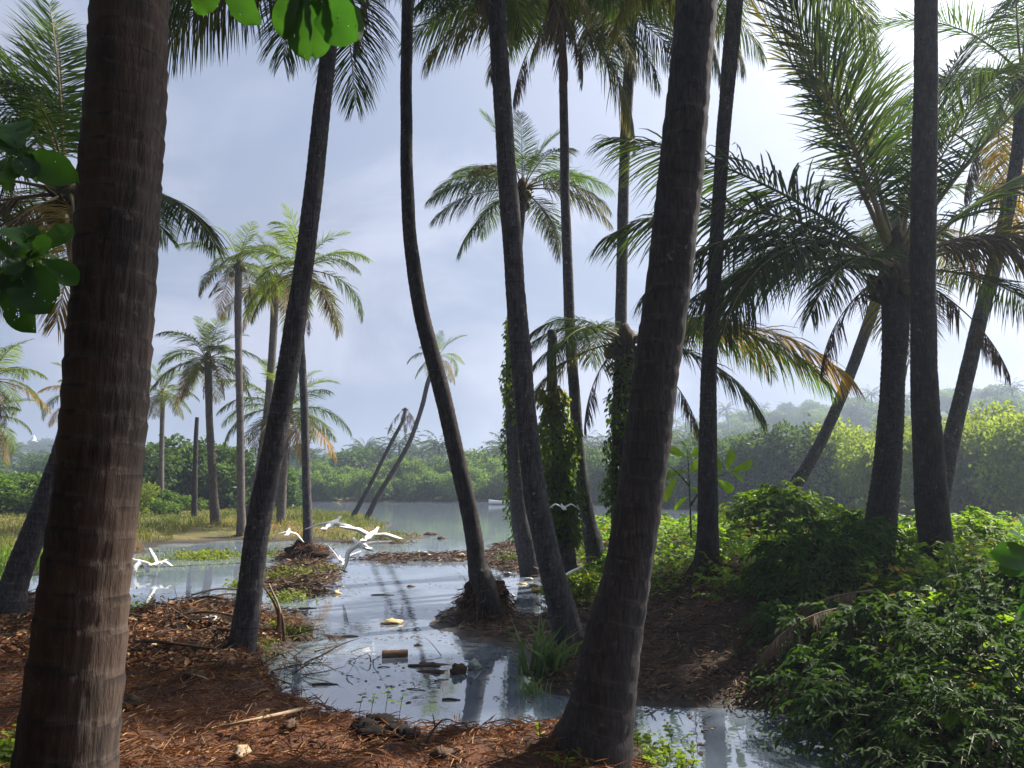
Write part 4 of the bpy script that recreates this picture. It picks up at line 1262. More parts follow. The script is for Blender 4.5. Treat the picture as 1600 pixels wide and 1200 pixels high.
# carpet of creepers on the far side of the bank
N = 46000
yy = 4.6 + 22 * rng.random(N) ** 1.25
xx = rng.uniform(0.2, 15.5, N) * np.clip(yy / 13, 0.55, 1.3)
edge = np.interp(yy, [5, 7.9, 9.7, 12.7, 16, 20, 27], [2.55, 2.85, 2.9, 1.75, 1.0, 0.6, 2.0]) + 0.45 * fbm(xx * 1.1, yy * 1.1, 0, 3, 41)
hh = terrain(xx, yy)
ok = (xx > edge) & (hh > 0.06)
xx, yy, hh = xx[ok], yy[ok], hh[ok]
veg = 0.10 + 0.30 * np.clip(0.5 + fbm(xx * 0.8, yy * 0.8, 0, 3, 61), 0, 1.3)
veg *= smooth(0, 0.8, xx - np.interp(yy, [5, 7.9, 9.7, 12.7, 16, 20, 27], [2.55, 2.85, 2.9, 1.75, 1.0, 0.6, 2.0])) * 0.8 + 0.2
P = np.stack([xx, yy, hh + veg * rng.random(len(xx)) ** 0.6], -1)
D = nrm(rng.normal(size=(len(P), 3)) * np.array([1, 1, 0.35]) + np.array([0, 0, 0.15]))
U = nrm(rng.normal(0, 0.45, size=(len(P), 3)) + np.array([0, 0, 1.0]))
sz = rng.uniform(0.055, 0.115, len(P)) * np.interp(yy, [5, 12, 25], [0.9, 1.1, 1.9])
g = Geo()
leaves(g, P, D, U, sz, sz * 0.62, 0, np.clip(0.45 + 0.35 * fbm(xx * 0.7, yy * 0.7, 0, 2, 77) + rng.normal(0, 0.24, len(P)), 0, 1), 0.12, 0.2)
N2 = 2600
k = rng.integers(0, len(P), N2)
sprays(g, P[k] + np.array([0, 0, 0.03]), rng.normal(0, 0.6, (N2, 3)) + np.array([0, 0, 0.9]), rng.uniform(0.15, 0.38, N2), 5, 0.09, 0.05, 0, 1, 0.45)
tag(g.build("ground_cover", [M["cover"], M["stem_green"]]), "bright green creepers carpeting the bank under the palms", None, None, "stuff")

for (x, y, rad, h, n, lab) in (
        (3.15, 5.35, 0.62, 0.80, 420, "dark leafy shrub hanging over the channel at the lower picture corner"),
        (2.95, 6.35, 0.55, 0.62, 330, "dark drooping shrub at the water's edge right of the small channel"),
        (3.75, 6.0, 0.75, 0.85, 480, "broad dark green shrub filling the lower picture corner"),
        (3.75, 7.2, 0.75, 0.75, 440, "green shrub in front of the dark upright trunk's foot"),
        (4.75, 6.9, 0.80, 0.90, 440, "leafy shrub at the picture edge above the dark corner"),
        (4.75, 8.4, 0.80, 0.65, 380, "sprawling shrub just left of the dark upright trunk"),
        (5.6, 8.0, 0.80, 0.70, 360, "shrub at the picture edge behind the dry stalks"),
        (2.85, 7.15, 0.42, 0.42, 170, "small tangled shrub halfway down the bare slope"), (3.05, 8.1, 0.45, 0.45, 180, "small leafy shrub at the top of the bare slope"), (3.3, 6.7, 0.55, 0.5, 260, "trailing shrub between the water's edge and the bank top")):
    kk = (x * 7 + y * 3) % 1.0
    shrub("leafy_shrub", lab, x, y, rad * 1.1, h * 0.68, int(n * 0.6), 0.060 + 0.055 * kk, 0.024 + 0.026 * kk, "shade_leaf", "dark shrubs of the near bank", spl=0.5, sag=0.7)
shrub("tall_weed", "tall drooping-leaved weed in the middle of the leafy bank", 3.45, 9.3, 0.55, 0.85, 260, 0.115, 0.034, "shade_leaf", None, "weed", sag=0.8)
shrub("tall_weed", "drooping-leaved weed beside the squat palm's foot", 4.3, 9.6, 0.45, 0.80, 190, 0.115, 0.034, "shade_leaf", None, "weed", sag=0.8)
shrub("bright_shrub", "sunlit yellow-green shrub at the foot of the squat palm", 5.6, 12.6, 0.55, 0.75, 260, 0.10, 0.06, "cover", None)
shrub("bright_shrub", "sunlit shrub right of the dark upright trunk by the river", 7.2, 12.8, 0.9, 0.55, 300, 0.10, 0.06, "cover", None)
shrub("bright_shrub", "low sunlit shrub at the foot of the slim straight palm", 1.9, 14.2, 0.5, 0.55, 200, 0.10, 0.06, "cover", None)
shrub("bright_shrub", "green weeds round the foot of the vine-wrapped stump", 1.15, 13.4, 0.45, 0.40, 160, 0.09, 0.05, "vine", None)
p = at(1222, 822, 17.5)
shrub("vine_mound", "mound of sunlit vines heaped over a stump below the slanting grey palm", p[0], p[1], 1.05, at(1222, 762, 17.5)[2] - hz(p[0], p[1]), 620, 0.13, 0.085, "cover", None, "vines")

# strap-leaved clump at the scarred palm's foot
c = on_px(848, 1050)
o = thing("strap_leaved_plant", "strap-leaved water plant at the foot of the scarred dark palm", "plant", c)
g = Geo()
n = 58
a = rng.uniform(0, 6.28, n)
ln = np.stack([np.cos(a), np.sin(a), np.zeros(n)], -1) * rng.uniform(0.2, 0.9, (n, 1))
blades(g, np.stack([rng.normal(0, 0.13, n), rng.normal(0, 0.1, n), np.zeros(n) - 0.03], -1), rng.uniform(0.28, 0.66, n), ln, rng.uniform(0.034, 0.058, n), 0, None, 0.35)
g.build("leaf_blade", M["strap"], o)
c = on_px(835, 1085)
o = thing("strap_leaved_plant", "smaller strap-leaved clump trailing into the water below the scarred palm", "plant", (c[0], c[1], 0))
g = Geo()
n = 40
a = rng.uniform(0, 6.28, n)
blades(g, np.stack([rng.normal(0, 0.07, n), rng.normal(0, 0.06, n), np.zeros(n) - 0.02], -1), rng.uniform(0.12, 0.3, n), np.stack([np.cos(a), np.sin(a), np.zeros(n)], -1) * 0.7, 0.018, 0, None, 0.35)
g.build("leaf_blade", M["strap"], o)

# broad single leaves -------------------------------------------------------
def broad_leaf_mesh(L, W, seed, mat, bendz=0.25, n=17):
    """obovate leaf with raised midrib and curled blade, heading +X"""
    r_ = np.random.default_rng(seed)
    s = np.linspace(0, 1, n)
    w = W * 0.5 * np.interp(s, [0, 0.06, 0.15, 0.3, 0.45, 0.6, 0.72, 0.84, 0.93, 0.98, 1], [0.02, 0.08, 0.26, 0.60, 0.86, 0.99, 1.0, 0.88, 0.58, 0.25, 0.02])
    x = L * s
    z = -bendz * L * s ** 2
    rows = []
    for i in range(n):
        for v in (-1, -0.5, 0, 0.5, 1):
            rows.append((x[i], v * w[i], z[i] + abs(v) * w[i] * 0.30 + 0.004 * r_.normal() * abs(v) * (W / 0.1)))
    g = Geo()
    ii = np.arange(n - 1)[:, None] * 5 + np.arange(4)[None, :]
    g.add(rows, np.stack([ii, ii + 5, ii + 6, ii + 1], -1).reshape(-1, 4), None, 0, r_.uniform(0.2, 0.9))
    return g.mesh("leaf", M[mat])
BL = {m: [broad_leaf_mesh(1.0, w * (0.72 if m == "sapling" else 1.0), 60 + k, m, b) for k, (w, b) in enumerate(((0.50, 0.14), (0.46, 0.22), (0.54, 0.10), (0.48, 0.28)))] for m in ("almond", "sapling")}

def put_leaf(parent, base, tip, mat, roll=0.0, org=(0, 0, 0), k=None):
    base, tip = Vector(base), Vector(tip)
    d = tip - base
    o = link("leaf", BL[mat][random.randint(0, 3) if k is None else k], parent)
    x = d.normalized()
    upv = Vector((random.uniform(-0.5, 0.5), -1.0, random.uniform(-0.1, 0.9)))
    y = upv.cross(x).normalized()
    z = x.cross(y)
    m3 = Matrix((x, y, z)).transposed() @ Matrix.Rotation(roll * 0.45, 3, 'X')
    o.matrix_local = Matrix.Translation(base - Vector(org)) @ m3.to_4x4() @ Matrix.Scale(d.length, 4)
    return o

# the broad-leaved tree whose twigs hang into the picture from above and from the side
org = np.array([-3.5, 1.0, hz(-3.5, 1.0)])
o = thing("broadleaf_tree", "insect-bitten broad green leaves hanging in at the picture top and edge", "tree", org)
g = Geo()
tube(g, catmull([(0, 0, -0.2), (0.1, 0.1, 1.5), (0.0, 0.2, 3.0), (0.2, 0.5, 4.6)], 14), np.linspace(0.14, 0.06, 14), 10)
g.build("trunk", M["twig"], o)
def twig(pts, r0=0.012):
    g = Geo()
    tube(g, catmull(np.array(pts) - org, 16), np.linspace(r0, 0.003, 16), 6)
    g.build("branch", M["twig"], o)
YL = 2.3
twig([org + np.array([0.05, 0.2, 3.0]), at(-300, 480, 2.0), at(-60, 440, YL), at(40, 410, YL), at(60, 395, YL)])
twig([org + np.array([0.05, 0.2, 2.6]), at(-300, 330, 2.0), at(-60, 290, YL), at(30, 245, YL), at(52, 232, YL)])
for (b, t, rl) in (((60, 395), (112, 350), 0.9), ((55, 398), (20, 346), 0.7), ((62, 402), (118, 440), -0.9), ((50, 405), (85, 462), 0.9), ((30, 412), (68, 480), -0.8), ((25, 410), (-12, 370), 1.0), ((10, 418), (30, 510), 0.8), ((0, 420), (-40, 480), 0.5),
                   ((20, 400), (52, 350), -1.1), ((60, 400), (98, 400), 1.0), ((-10, 425), (22, 455), 0.2)):
    put_leaf(o, at(*b, YL), at(*t, YL + random.uniform(-0.12, 0.12)), "almond", rl, org)
    put_leaf(o, at(b[0] - 14, b[1] + 6, YL), at(b[0] - 14 + (t[1] - b[1]) * 0.6, b[1] + 6 - (t[0] - b[0]) * 0.6, YL + random.uniform(-0.1, 0.1)), "almond", -rl, org)
for (b, t, rl) in (((40, 240), (95, 268), 1.0), ((38, 242), (64, 284), -0.8), ((35, 240), (14, 182), 1.0), ((30, 246), (-8, 215), 0.9), ((45, 236), (66, 200), -1.0), ((20, 250), (6, 296), 0.8), ((30, 244), (48, 272), 0.2)):
    put_leaf(o, at(*b, YL), at(*t, YL + random.uniform(-0.1, 0.1)), "almond", rl, org)
    put_leaf(o, at(b[0] - 16, b[1] + 4, YL), at(b[0] - 16 - (t[1] - b[1]) * 0.6, b[1] + 4 + (t[0] - b[0]) * 0.6, YL + random.uniform(-0.1, 0.1)), "almond", -rl, org)
YT = 1.9
twig([org + np.array([0.15, 0.4, 4.0]), at(0, -420, 1.8), at(250, -180, YT), at(420, -60, YT), at(490, -30, YT)], 0.016)
twig([at(250, -180, YT), at(330, -80, YT), at(352, -38, YT)], 0.006)
for (b, t, rl) in (((352, -40), (382, 27), 0.9), ((348, -42), (308, 18), -0.8), ((480, -30), (452, 72), 0.9), ((486, -28), (496, 90), -0.6), ((492, -30), (545, 58), 0.9), ((495, -30), (572, 38), -0.9), ((470, -36), (428, 40), 0.7), ((490, -34), (530, 10), 0.3), ((478, -30), (470, 20), 0.2)):
    put_leaf(o, at(*b, YT), at(*t, YT + random.uniform(-0.1, 0.1)), "almond", rl, org)

# large-leaved plant at the picture edge
c = at(1640, 1000, 3.4)
org = np.array([c[0], c[1], max(hz(c[0], c[1]), 0.0)])
o = thing("broadleaf_plant", "big-leaved green plant leaning in at the picture edge", "plant", org)
g = Geo()
tube(g, catmull([(0, 0, -0.1), at(1645, 1000, 3.4) - org, at(1625, 900, 3.4) - org, at(1612, 850, 3.4) - org], 10), np.linspace(0.012, 0.005, 10), 6)
g.build("stem", M["stem_green"], o)
for (b, t, rl) in (((1618, 870), (1590, 825), 0.8), ((1620, 880), (1572, 862), -0.8), ((1625, 900), (1582, 932), 0.8), ((1628, 910), (1600, 975), -0.5), ((1615, 855), (1600, 800), 0.9), ((1622, 890), (1568, 886), -1.0), ((1630, 930), (1592, 975), 0.6)):
    put_leaf(o, at(*b, 3.4), at(*t, 3.4 + random.uniform(-0.15, 0.15)), "almond", rl, org)

# sapling with large pale leaves
c = on_px(1080, 850)
Ys = 13.2
org = np.array([at(1080, 830, Ys)[0], Ys, hz(at(1080, 830, Ys)[0], Ys)])
o = thing("sapling", "sapling with large glowing yellow-green leaves beside the straight dark palm", "sapling", org)
g = Geo()
for pts in ([(1080, 840), (1078, 780), (1076, 730), (1074, 705)], [(1079, 790), (1100, 760), (1140, 735)], [(1078, 760), (1060, 740), (1048, 730)]):
    W = [at(px, py, Ys) - org for px, py in pts]
    tube(g, catmull(W, 8), np.linspace(0.018, 0.006, 8), 6)
g.build("stem", M["stem_green"], o)
for (b, t, rl) in (((1074, 706), (1068, 694), 0.5), ((1074, 715), (1100, 700), 0.8), ((1074, 715), (1050, 702), -0.8), ((1075, 730), (1104, 738), 0.9), ((1075, 735), (1048, 742), 0.7), ((1140, 735), (1172, 728), 0.8), ((1138, 736), (1160, 746), -0.9), ((1135, 738), (1142, 712), 0.8), ((1128, 742), (1118, 718), -0.8),
                   ((1120, 748), (1140, 764), 0.6), ((1048, 730), (1030, 718), 0.7), ((1050, 732), (1036, 752), -0.7), ((1060, 742), (1042, 772), 0.7), ((1077, 760), (1100, 772), 0.8), ((1077, 775), (1056, 790), 0.6), ((1078, 740), (1090, 722), 0.2), ((1125, 745), (1106, 758), 0.4)):
    t = (b[0] + (t[0] - b[0]) * 1.35, b[1] + (t[1] - b[1]) * 1.35)
    put_leaf(o, at(*b, Ys), at(*t, Ys + random.uniform(-0.2, 0.2)), "sapling", rl, org)

# vines climbing the old trunks
def vine(label, pts, Y, n, thick, ll=0.075):
    W = np.array([at(px, py, Y) for px, py in pts])
    path = catmull(W, 60)
    o = thing("climbing_vine", label, "vine", path[0])
    k = rng.integers(0, 60, n)
    a = rng.uniform(0, 6.28, n)
    d = np.stack([np.cos(a), np.sin(a), np.zeros(n)], -1)
    cl = 0.6 + 0.8 * np.clip(0.5 + fbm(a * 1.3, k * 0.12, 0, 3, 8), 0, 1)
    rad = np.interp(k / 59.0, np.linspace(0, 1, len(thick)), thick) * px_size(W[0]) * cl
    P = path[k] - path[0] + d * (rad * rng.uniform(0.75, 1.15, n))[:, None] + np.array([0, 0, 1]) * rng.normal(0, 0.05, (n, 1))
    g = Geo()
    D = nrm(d * 0.5 + np.array([0, 0, -0.8]) + rng.normal(0, 0.35, (n, 3)))
    U = nrm(d + np.array([0, 0, 0.5]) + rng.normal(0, 0.3, (n, 3)))
    s = ll * rng.uniform(0.6, 1.3, n)
    leaves(g, P, D, U, s, s * 0.7, 0, np.clip(0.02 + 0.8 * (k / 59.0) ** 2 + rng.normal(0, 0.16, n), 0, 1))
    g.build("foliage", M["vine"], o)
    g = Geo()
    for q in range(4):
        ph = q * 1.7
        tt = np.linspace(0, 1, 40)
        pp = np.stack([np.interp(tt, np.linspace(0, 1, 60), path[:, c]) for c in range(3)], -1) - path[0]
        rr = np.interp(tt, np.linspace(0, 1, len(thick)), thick) * px_size(W[0]) * 0.62
        pp = pp + np.stack([np.cos(ph + 5 * tt), np.sin(ph + 5 * tt), 0 * tt], -1) * rr[:, None]
        tube(g, pp, 0.008, 4)
    g.build("stem", M["twig"], o)
    return o
vine("green and yellow vine wrapping the broken palm stump", [(882, 850), (876, 780), (870, 700), (866, 640), (864, 612)], 14.3, 4200, (27, 25, 25, 26, 17), 0.085)
vine("thin dry vine climbing the round-crowned palm", [(820, 840), (808, 750), (802, 660), (799, 580), (801, 500)], 17.9, 2400, (20, 16, 14, 12, 9), 0.09)
vine("dark creeper clothing the short shaggy palm's trunk", [(972, 800), (972, 720), (973, 640), (975, 560)], 14.7, 2600, (24, 21, 20, 19), 0.08)

# ------------------------------------------------------------------ grass, water weeds
g = Geo()
N = 52000
x0 = rng.uniform(-32, -2.5, N)
y0 = 16 + 42 * rng.random(N) ** 1.3
h0, _, _, d_l, _, _ = terrain(x0, y0, True)
ok = (h0 > 0.03) & (d_l > 0.1) & (fbm(x0 * 0.35, y0 * 0.35, 0, 3, 15) > -0.55)
x0, y0, h0 = x0[ok], y0[ok], h0[ok]
lean = rng.normal(0, 0.45, (len(x0), 3)) * np.array([1, 1, 0])
tn = np.clip(0.45 + 0.55 * fbm(x0 * 0.25, y0 * 0.25, 0, 3, 19) + rng.normal(0, 0.14, len(x0)), 0, 1)
blades(g, np.stack([x0, y0, h0 - 0.02], -1), rng.uniform(0.08, 0.30, len(x0)) * (1 + 0.9 * fbm(x0 * 0.2, y0 * 0.2, 0, 2, 33)), lean, 0.020 * y0 / 20, 0, tn)
tag(g.build("dry_grass", M["grass"]), "yellow-green and rusty grass covering the low spit across the pond", None, None, "stuff")
g = Geo()
N = 9000
x0, y0 = rng.uniform(-15, -7.0, N), rng.uniform(13.0, 22, N)
h0 = terrain(x0, y0)
ok = (h0 > -0.10) & (x0 < -5.2 - (y0 - 13) * 0.34)
x0, y0, h0 = x0[ok], y0[ok], h0[ok]
blades(g, np.stack([x0, y0, np.maximum(h0, -0.03)], -1), rng.uniform(0.12, 0.3, len(x0)), rng.normal(0, 0.35, (len(x0), 3)) * np.array([1, 1, 0]), 0.02, 0)
tag(g.build("marsh_grass", M["grass_lush"]), "lush bright green marsh grass at the edge of the pond", None, None, "stuff")

def weed(label, px, py, rx, ry, n, mat="waterweed", h=0.16, ll=0.09, cat="water plant", name="water_weed"):
    c = ground(px, py)
    sx = px_size(c)
    o = thing(name, label, cat, (c[0], c[1], max(hz(c[0], c[1]), 0.0)), "weeds along the pond")
    P = np.stack([rng.normal(0, rx * sx * 0.55, n), rng.normal(0, ry * 0.5, n), np.abs(rng.normal(0, h * 0.55, n))], -1)
    P[:, 2] += np.maximum(terrain(P[:, 0] + c[0], P[:, 1] + c[1]), 0) - o.location.z
    g = Geo()
    s = ll * rng.uniform(0.6, 1.3, n)
    leaves(g, P, rand_dirs(n) * np.array([1, 1, 0.4]) + np.array([0, 0, 0.5]), rng.normal(0, 0.5, (n, 3)) + np.array([0, 0, 1.0]), s, s * 0.6, 0)
    a = rng.uniform(0, 6.28, n // 4)
    blades(g, P[:n // 4] * np.array([1, 1, 0.2]), h * rng.uniform(0.8, 1.8, n // 4), np.stack([np.cos(a), np.sin(a), 0 * a], -1) * 0.6, 0.012, 0)
    g.build("foliage", M[mat], o)
weed("yellow-green water weed bed floating before the grassy spit", 325, 872, 55, 0.9, 900)
weed("straggling weeds in the shallows left of the root mound across the pond", 415, 868, 26, 0.6, 260, h=0.14, ll=0.07)
weed("rusty weeds on the tip of the grassy spit", 610, 846, 30, 0.7, 300, "grass", 0.22, 0.10)
weed("tuft of weeds at the islet's far tip", 515, 893, 18, 0.3, 140, "grass", 0.10, 0.06)
weed("water weeds floating left of the weed bed", 225, 884, 22, 0.6, 220)
weed("sprawling weeds on the islet right of the leaning grey trunk", 455, 905, 36, 0.8, 420, h=0.14, ll=0.07)
weed("brown and green weeds at the near end of the islet", 450, 938, 30, 0.5, 300, h=0.12, ll=0.06)
weed("green weeds beside the leaning grey trunk across the water", 372, 916, 14, 0.3, 140, h=0.1, ll=0.06)
weed("leafy sprig at the water's edge right of the thickest trunk", 205, 975, 20, 0.25, 260, "vine", 0.22, 0.07, "plant", "leafy_sprig")
weed("small green plants round the foot of the leaning grey trunk", 400, 1030, 30, 0.2, 160, "bush", 0.08, 0.05, "plant", "leafy_sprig")
weed("green plants below the fallen dry frond at the bank", 450, 1000, 34, 0.25, 220, "vine", 0.10, 0.05, "plant", "leafy_sprig")
weed("green seedlings growing round the root mound in the pond", 752, 940, 22, 0.22, 200, "vine", 0.34, 0.05, "plant", "leafy_sprig")
weed("small sprigs on the bank behind the root mound", 800, 880, 26, 0.4, 130, "bush", 0.2, 0.07, "plant", "leafy_sprig")
for (px, py, rx, ry, n, lab) in ((12, 1185, 26, 0.2, 260, "green herbs at the lower picture corner by the thickest trunk"), (1040, 1195, 40, 0.22, 260, "leafy herbs at the picture bottom by the leaning dark trunk"), (905, 1180, 40, 0.15, 120, "herbs at the foot of the leaning dark trunk")):
    c = on_px(px, py)
    o = thing("low_herb", lab, "plant", c)
    B = np.stack([rng.normal(0, rx * px_size(c) * 0.6, n), rng.normal(0, ry, n), np.zeros(n)], -1)
    B[:, 2] = np.maximum(terrain(B[:, 0] + c[0], B[:, 1] + c[1]), 0) - c[2]
    g = Geo()
    sprays(g, B[: n // 4], rng.normal(0, 0.5, (n // 4, 3)) + np.array([0, 0, 1.0]), rng.uniform(0.08, 0.24, n // 4), 4, 0.055, 0.03, 0, 1, 0.35)
    g.build("foliage", [M["vine"], M["stem_green"]], o)

# ------------------------------------------------------------------ litter on the soil
def scatter_strips(name, label, mat, N, xr, yr, test, lmin, lmax, w, lift=0.02):
    x0, y0 = rng.uniform(*xr, N), yr[0] + (yr[1] - yr[0]) * rng.random(N) ** 1.4
    h0, dn_, dr_, dl_, df_, di_ = terrain(x0, y0, True)
    ok = test(x0, y0, h0, dn_, dr_, di_)
    x0, y0, h0 = x0[ok], y0[ok], h0[ok]
    n = len(x0)
    L = rng.uniform(lmin, lmax, n) * rng.uniform(0.4, 1, n)
    a = rng.uniform(0, 6.28, n)
    d = np.stack([np.cos(a), np.sin(a), rng.normal(0.05, 0.28, n)], -1)
    g = Geo()
    P = np.stack([x0, y0, h0 + rng.random(n) * lift], -1)
    leaves(g, P, d, rng.normal(0, 0.5, (n, 3)) + np.array([0, 0, 1.0]), L, w * rng.uniform(0.6, 1.6, n), 0, None, 0.1, 0.1)
    return tag(g.build(name, M[mat]), label, None, None, "stuff")
scatter_strips("coir_litter", "reddish coconut fibre and shreds strewn over the near soil", "litter", 62000, (-7, 1.9), (2.5, 11), lambda x, y, h, dn, dr, di: (h > 0.07) & (dn > 0), 0.06, 0.26, 0.007, 0.05)
scatter_strips("dry_leaf_litter", "dry leaf scraps and husk chips on the near soil", "litter", 6000, (-7, 1.9), (2.5, 11), lambda x, y, h, dn, dr, di: (h > 0.05) & (dn > 0), 0.03, 0.09, 0.022, 0.03)
scatter_strips("damp_leaf_litter", "damp brown leaves and roots on the bare slope of the far bank", "litter_dark", 26000, (-1.4, 4.2), (6.3, 17), lambda x, y, h, dn, dr, di: (h > 0.015) & (dr > -0.1), 0.05, 0.26, 0.014, 0.06)
scatter_strips("leaf_chips", "orange and pale dead leaves scattered on the bare slope", "litter", 5200, (-1.4, 4.0), (6.3, 15), lambda x, y, h, dn, dr, di: (h > 0.02) & (dr > -0.1) & (fbm(x * 1.2, y * 1.2, 0, 3, 88) > 0.0), 0.03, 0.10, 0.028, 0.04)
scatter_strips("islet_litter", "twigs and dead weeds littering the islet and heap", "litter_dark", 20000, (-7.5, -0.8), (7.3, 21), lambda x, y, h, dn, dr, di: (h > 0.01) & ((di > -0.1) | ((dn > 0) & (y > 7.6))), 0.06, 0.30, 0.016, 0.10)
scatter_strips("heap_leaves", "tawny dead leaves heaped with the twigs by the leaning grey trunk", "litter", 5000, (-6.0, -1.0), (7.4, 11), lambda x, y, h, dn, dr, di: (h > 0.03) & (dn > 0), 0.05, 0.14, 0.035, 0.12)
scatter_strips("shore_litter", "dark sodden debris along the mud strip and the far pond shore", "litter_dark", 30000, (-9, 2.5), (13.5, 27), lambda x, y, h, dn, dr, di: (h > -0.03) & (h < 0.16), 0.08, 0.40, 0.03, 0.08)
# floating scum and leaf bits on the pond
x0, y0 = rng.uniform(-4.5, 2.4, 5200), 6.0 + 13 * rng.random(5200) ** 1.2
ok = (terrain(x0, y0) < -0.01) & (fbm(x0 * 0.9, y0 * 0.9, 0, 3, 71) + 0.12 * np.clip((y0 - 8) / 6, 0, 1) > 0.06)
x0, y0 = x0[ok], y0[ok]
n = len(x0)
g = Geo()
a = rng.uniform(0, 6.28, n)
s = rng.uniform(0.015, 0.10, n) * rng.uniform(0.4, 1.0, n)
leaves(g, np.stack([x0, y0, np.full(n, 0.004)], -1), np.stack([np.cos(a), np.sin(a), 0 * a], -1), rng.normal(0, 0.12, (n, 3)) + np.array([0, 0, 1.0]), s, s * 0.45, 0, None, 0.05, -0.02)
tag(g.build("floating_debris", M["litter_dark"]), "small dead leaves and specks floating on the pond", None, None, "stuff")

# fallen dry fronds, stalks, branches
def fallen_frond(label, base, az, e0, bend, L, mat="frond_dead"):
    o = link("fallen_frond", frond_mesh(e0, bend, 0, "dead", 0))
    o.location = base
    o.rotation_euler = (R(random.uniform(-20, 20)), 0, R(az))
    o.scale = (L, L, L)
    for sl, mm in zip(o.material_slots, (mat, "rachis_dead")):
        sl.link = 'OBJECT'
        sl.material = M[mm]
    return tag(o, label, "palm frond", "fallen dry fronds")
c = on_px(445, 1010)
fallen_frond("dry brown frond lying bristly beside the leaning grey trunk's foot", (c[0], c[1], c[2] + 0.1), 20, 8, 30, 0.75)
c = on_px(1300, 985)
for k, (dx, dy, az, L) in enumerate(((0.2, 0.3, 205, 1.2), (0.5, 0.0, 215, 1.1), (0.6, 0.6, 195, 1.2), (0.4, -0.5, 240, 0.9))):
    fallen_frond(("dry frond hanging down the dark bank towards the channel", "second dry frond matted into the dark shrubs", "dry frond lying across the top of the bare slope", "short dry frond dipping to the channel's edge")[k],
                 (3.15 + dx, 7.6 + dy, hz(3.15 + dx, 7.6 + dy) + 0.35), az, 0, 40, L)
c = on_px(275, 1010)
fallen_frond("dry frond half buried in the debris heap", (c[0], c[1], c[2] + 0.06), 160, 10, 30, 0.9)

def stick(name, label, pts, r0, r1, mat="twig", cat="stick", group=None, lift=0.0, seg=7):
    W = np.array(pts, float)
    W[:, 2] += lift
    g = Geo()
    tube(g, catmull(W - W[0], 14), np.linspace(r0, r1, 14), seg, 0, True, lambda th, l, ring: 1 + 0.12 * vnoise(np.cos(th) * 3, np.sin(th) * 3, l * 18))
    o = g.build(name, M[mat])
    o.location = W[0]
    return tag(o, label, cat, group)
stick("palm_stalk", "pale dry palm stalk lying on the red soil near the camera", [on_px(345, 1146), on_px(400, 1132), on_px(488, 1112)], 0.008, 0.018, "wood_pale", lift=0.03)
c = on_px(430, 1000)
for k, (px, py) in enumerate(((421, 916), (428, 912), (434, 926))):
    stick("palm_stalk", ("split dry palm stalk propped against the leaning grey trunk", "middle dry palm stalk propped by the leaning trunk", "shorter dry stalk standing by the leaning trunk")[k],
          [(c[0] + 0.06 * k, c[1], c[2] - 0.04), at((px + 447) / 2, (py + 1000) / 2, c[1]), at(px - 8, py, c[1] + 0.05)], 0.022, 0.010, "wood_pale" if k == 1 else "litter_dark", group="stalks at the leaning trunk")

def branch(label, pts_list, Y, r0=0.012, name="dead_branch"):
    """a bare branch with side twigs: pixel polylines at distance Y"""
    o = thing(name, label, "branch", at(*pts_list[0][0], Y), "bare branches at the pond edge")
    org = at(*pts_list[0][0], Y)
    for k, pts in enumerate(pts_list):
        W = np.array([at(px, py, Y + 0.03 * math.sin(3 * i + k)) for i, (px, py) in enumerate(pts)]) - org
        g = Geo()
        rr = r0 if k == 0 else r0 * 0.6
        tube(g, catmull(W, 12), np.linspace(rr, rr * 0.35, 12), 6)
        g.build("limb" if k == 0 else "twig", M["twig"], o)
Yd = foot(285, 985)
branch("bare forked branch sticking up from the debris heap", [[(330, 985), (295, 968), (262, 945), (250, 935)], [(300, 970), (298, 950), (292, 938)], [(285, 962), (278, 940), (272, 915)], [(298, 968), (320, 960), (345, 962)]], Yd)
branch("low twiggy branch at the water's edge of the heap", [[(235, 985), (262, 968), (300, 960)], [(250, 978), (245, 960), (250, 945)], [(262, 968), (252, 952), (250, 934)]], Yd - 0.2, 0.008)
Yd = foot(650, 1168)
branch("forked twig standing in the water by the dark stones", [[(660, 1168), (676, 1142), (690, 1126), (702, 1124)], [(680, 1138), (678, 1124), (676, 1116)]], Yd, 0.012)
branch("curly thin twigs rising at the edge of the red soil", [[(755, 1170), (762, 1148), (775, 1122)], [(758, 1160), (770, 1148), (768, 1132)], [(762, 1150), (756, 1136), (752, 1128)]], Yd + 0.05, 0.005)
branch("bent thin twig by the reflection of the scarred palm", [[(785, 1165), (788, 1140), (798, 1112)], [(787, 1150), (796, 1142), (800, 1138)]], Yd + 0.1, 0.004)
branch("short dark twig standing beside the dark stones", [[(650, 1158), (648, 1145), (647, 1128)], [(648, 1145), (650, 1135), (654, 1130)]], Yd + 0.05, 0.006)
for k, (px, py, h_) in enumerate(((600, 1140, 0.28), (622, 1142, 0.24), (578, 1130, 0.2), (560, 1125, 0.18))):
    c = on_px(px, py)
    o = thing("seedling", ("tall thin seedling by the dark stones", "seedling with two oval leaves at the shore", "small seedling at the pond edge", "smallest seedling on the shore")[k], "seedling", c, "seedlings at the pond edge")
    g = Geo(); tube(g, catmull([(0, 0, -0.03), (0.01, 0, h_ * 0.5), (0.03, 0, h_)], 6), 0.0025, 4); g.build("stem", M["stem_green"], o)
    for j in range(4):
        g = Geo(); a = j * 1.9 + k
        leaves(g, np.array([[0.02, 0, h_ * (0.7 + 0.1 * j)]]), np.array([[math.cos(a), math.sin(a), 0.2]]), np.array([[0, 0, 1.0]]), 0.055, 0.036, 0, np.array([0.6])); g.build("leaf", M["strap"], o)

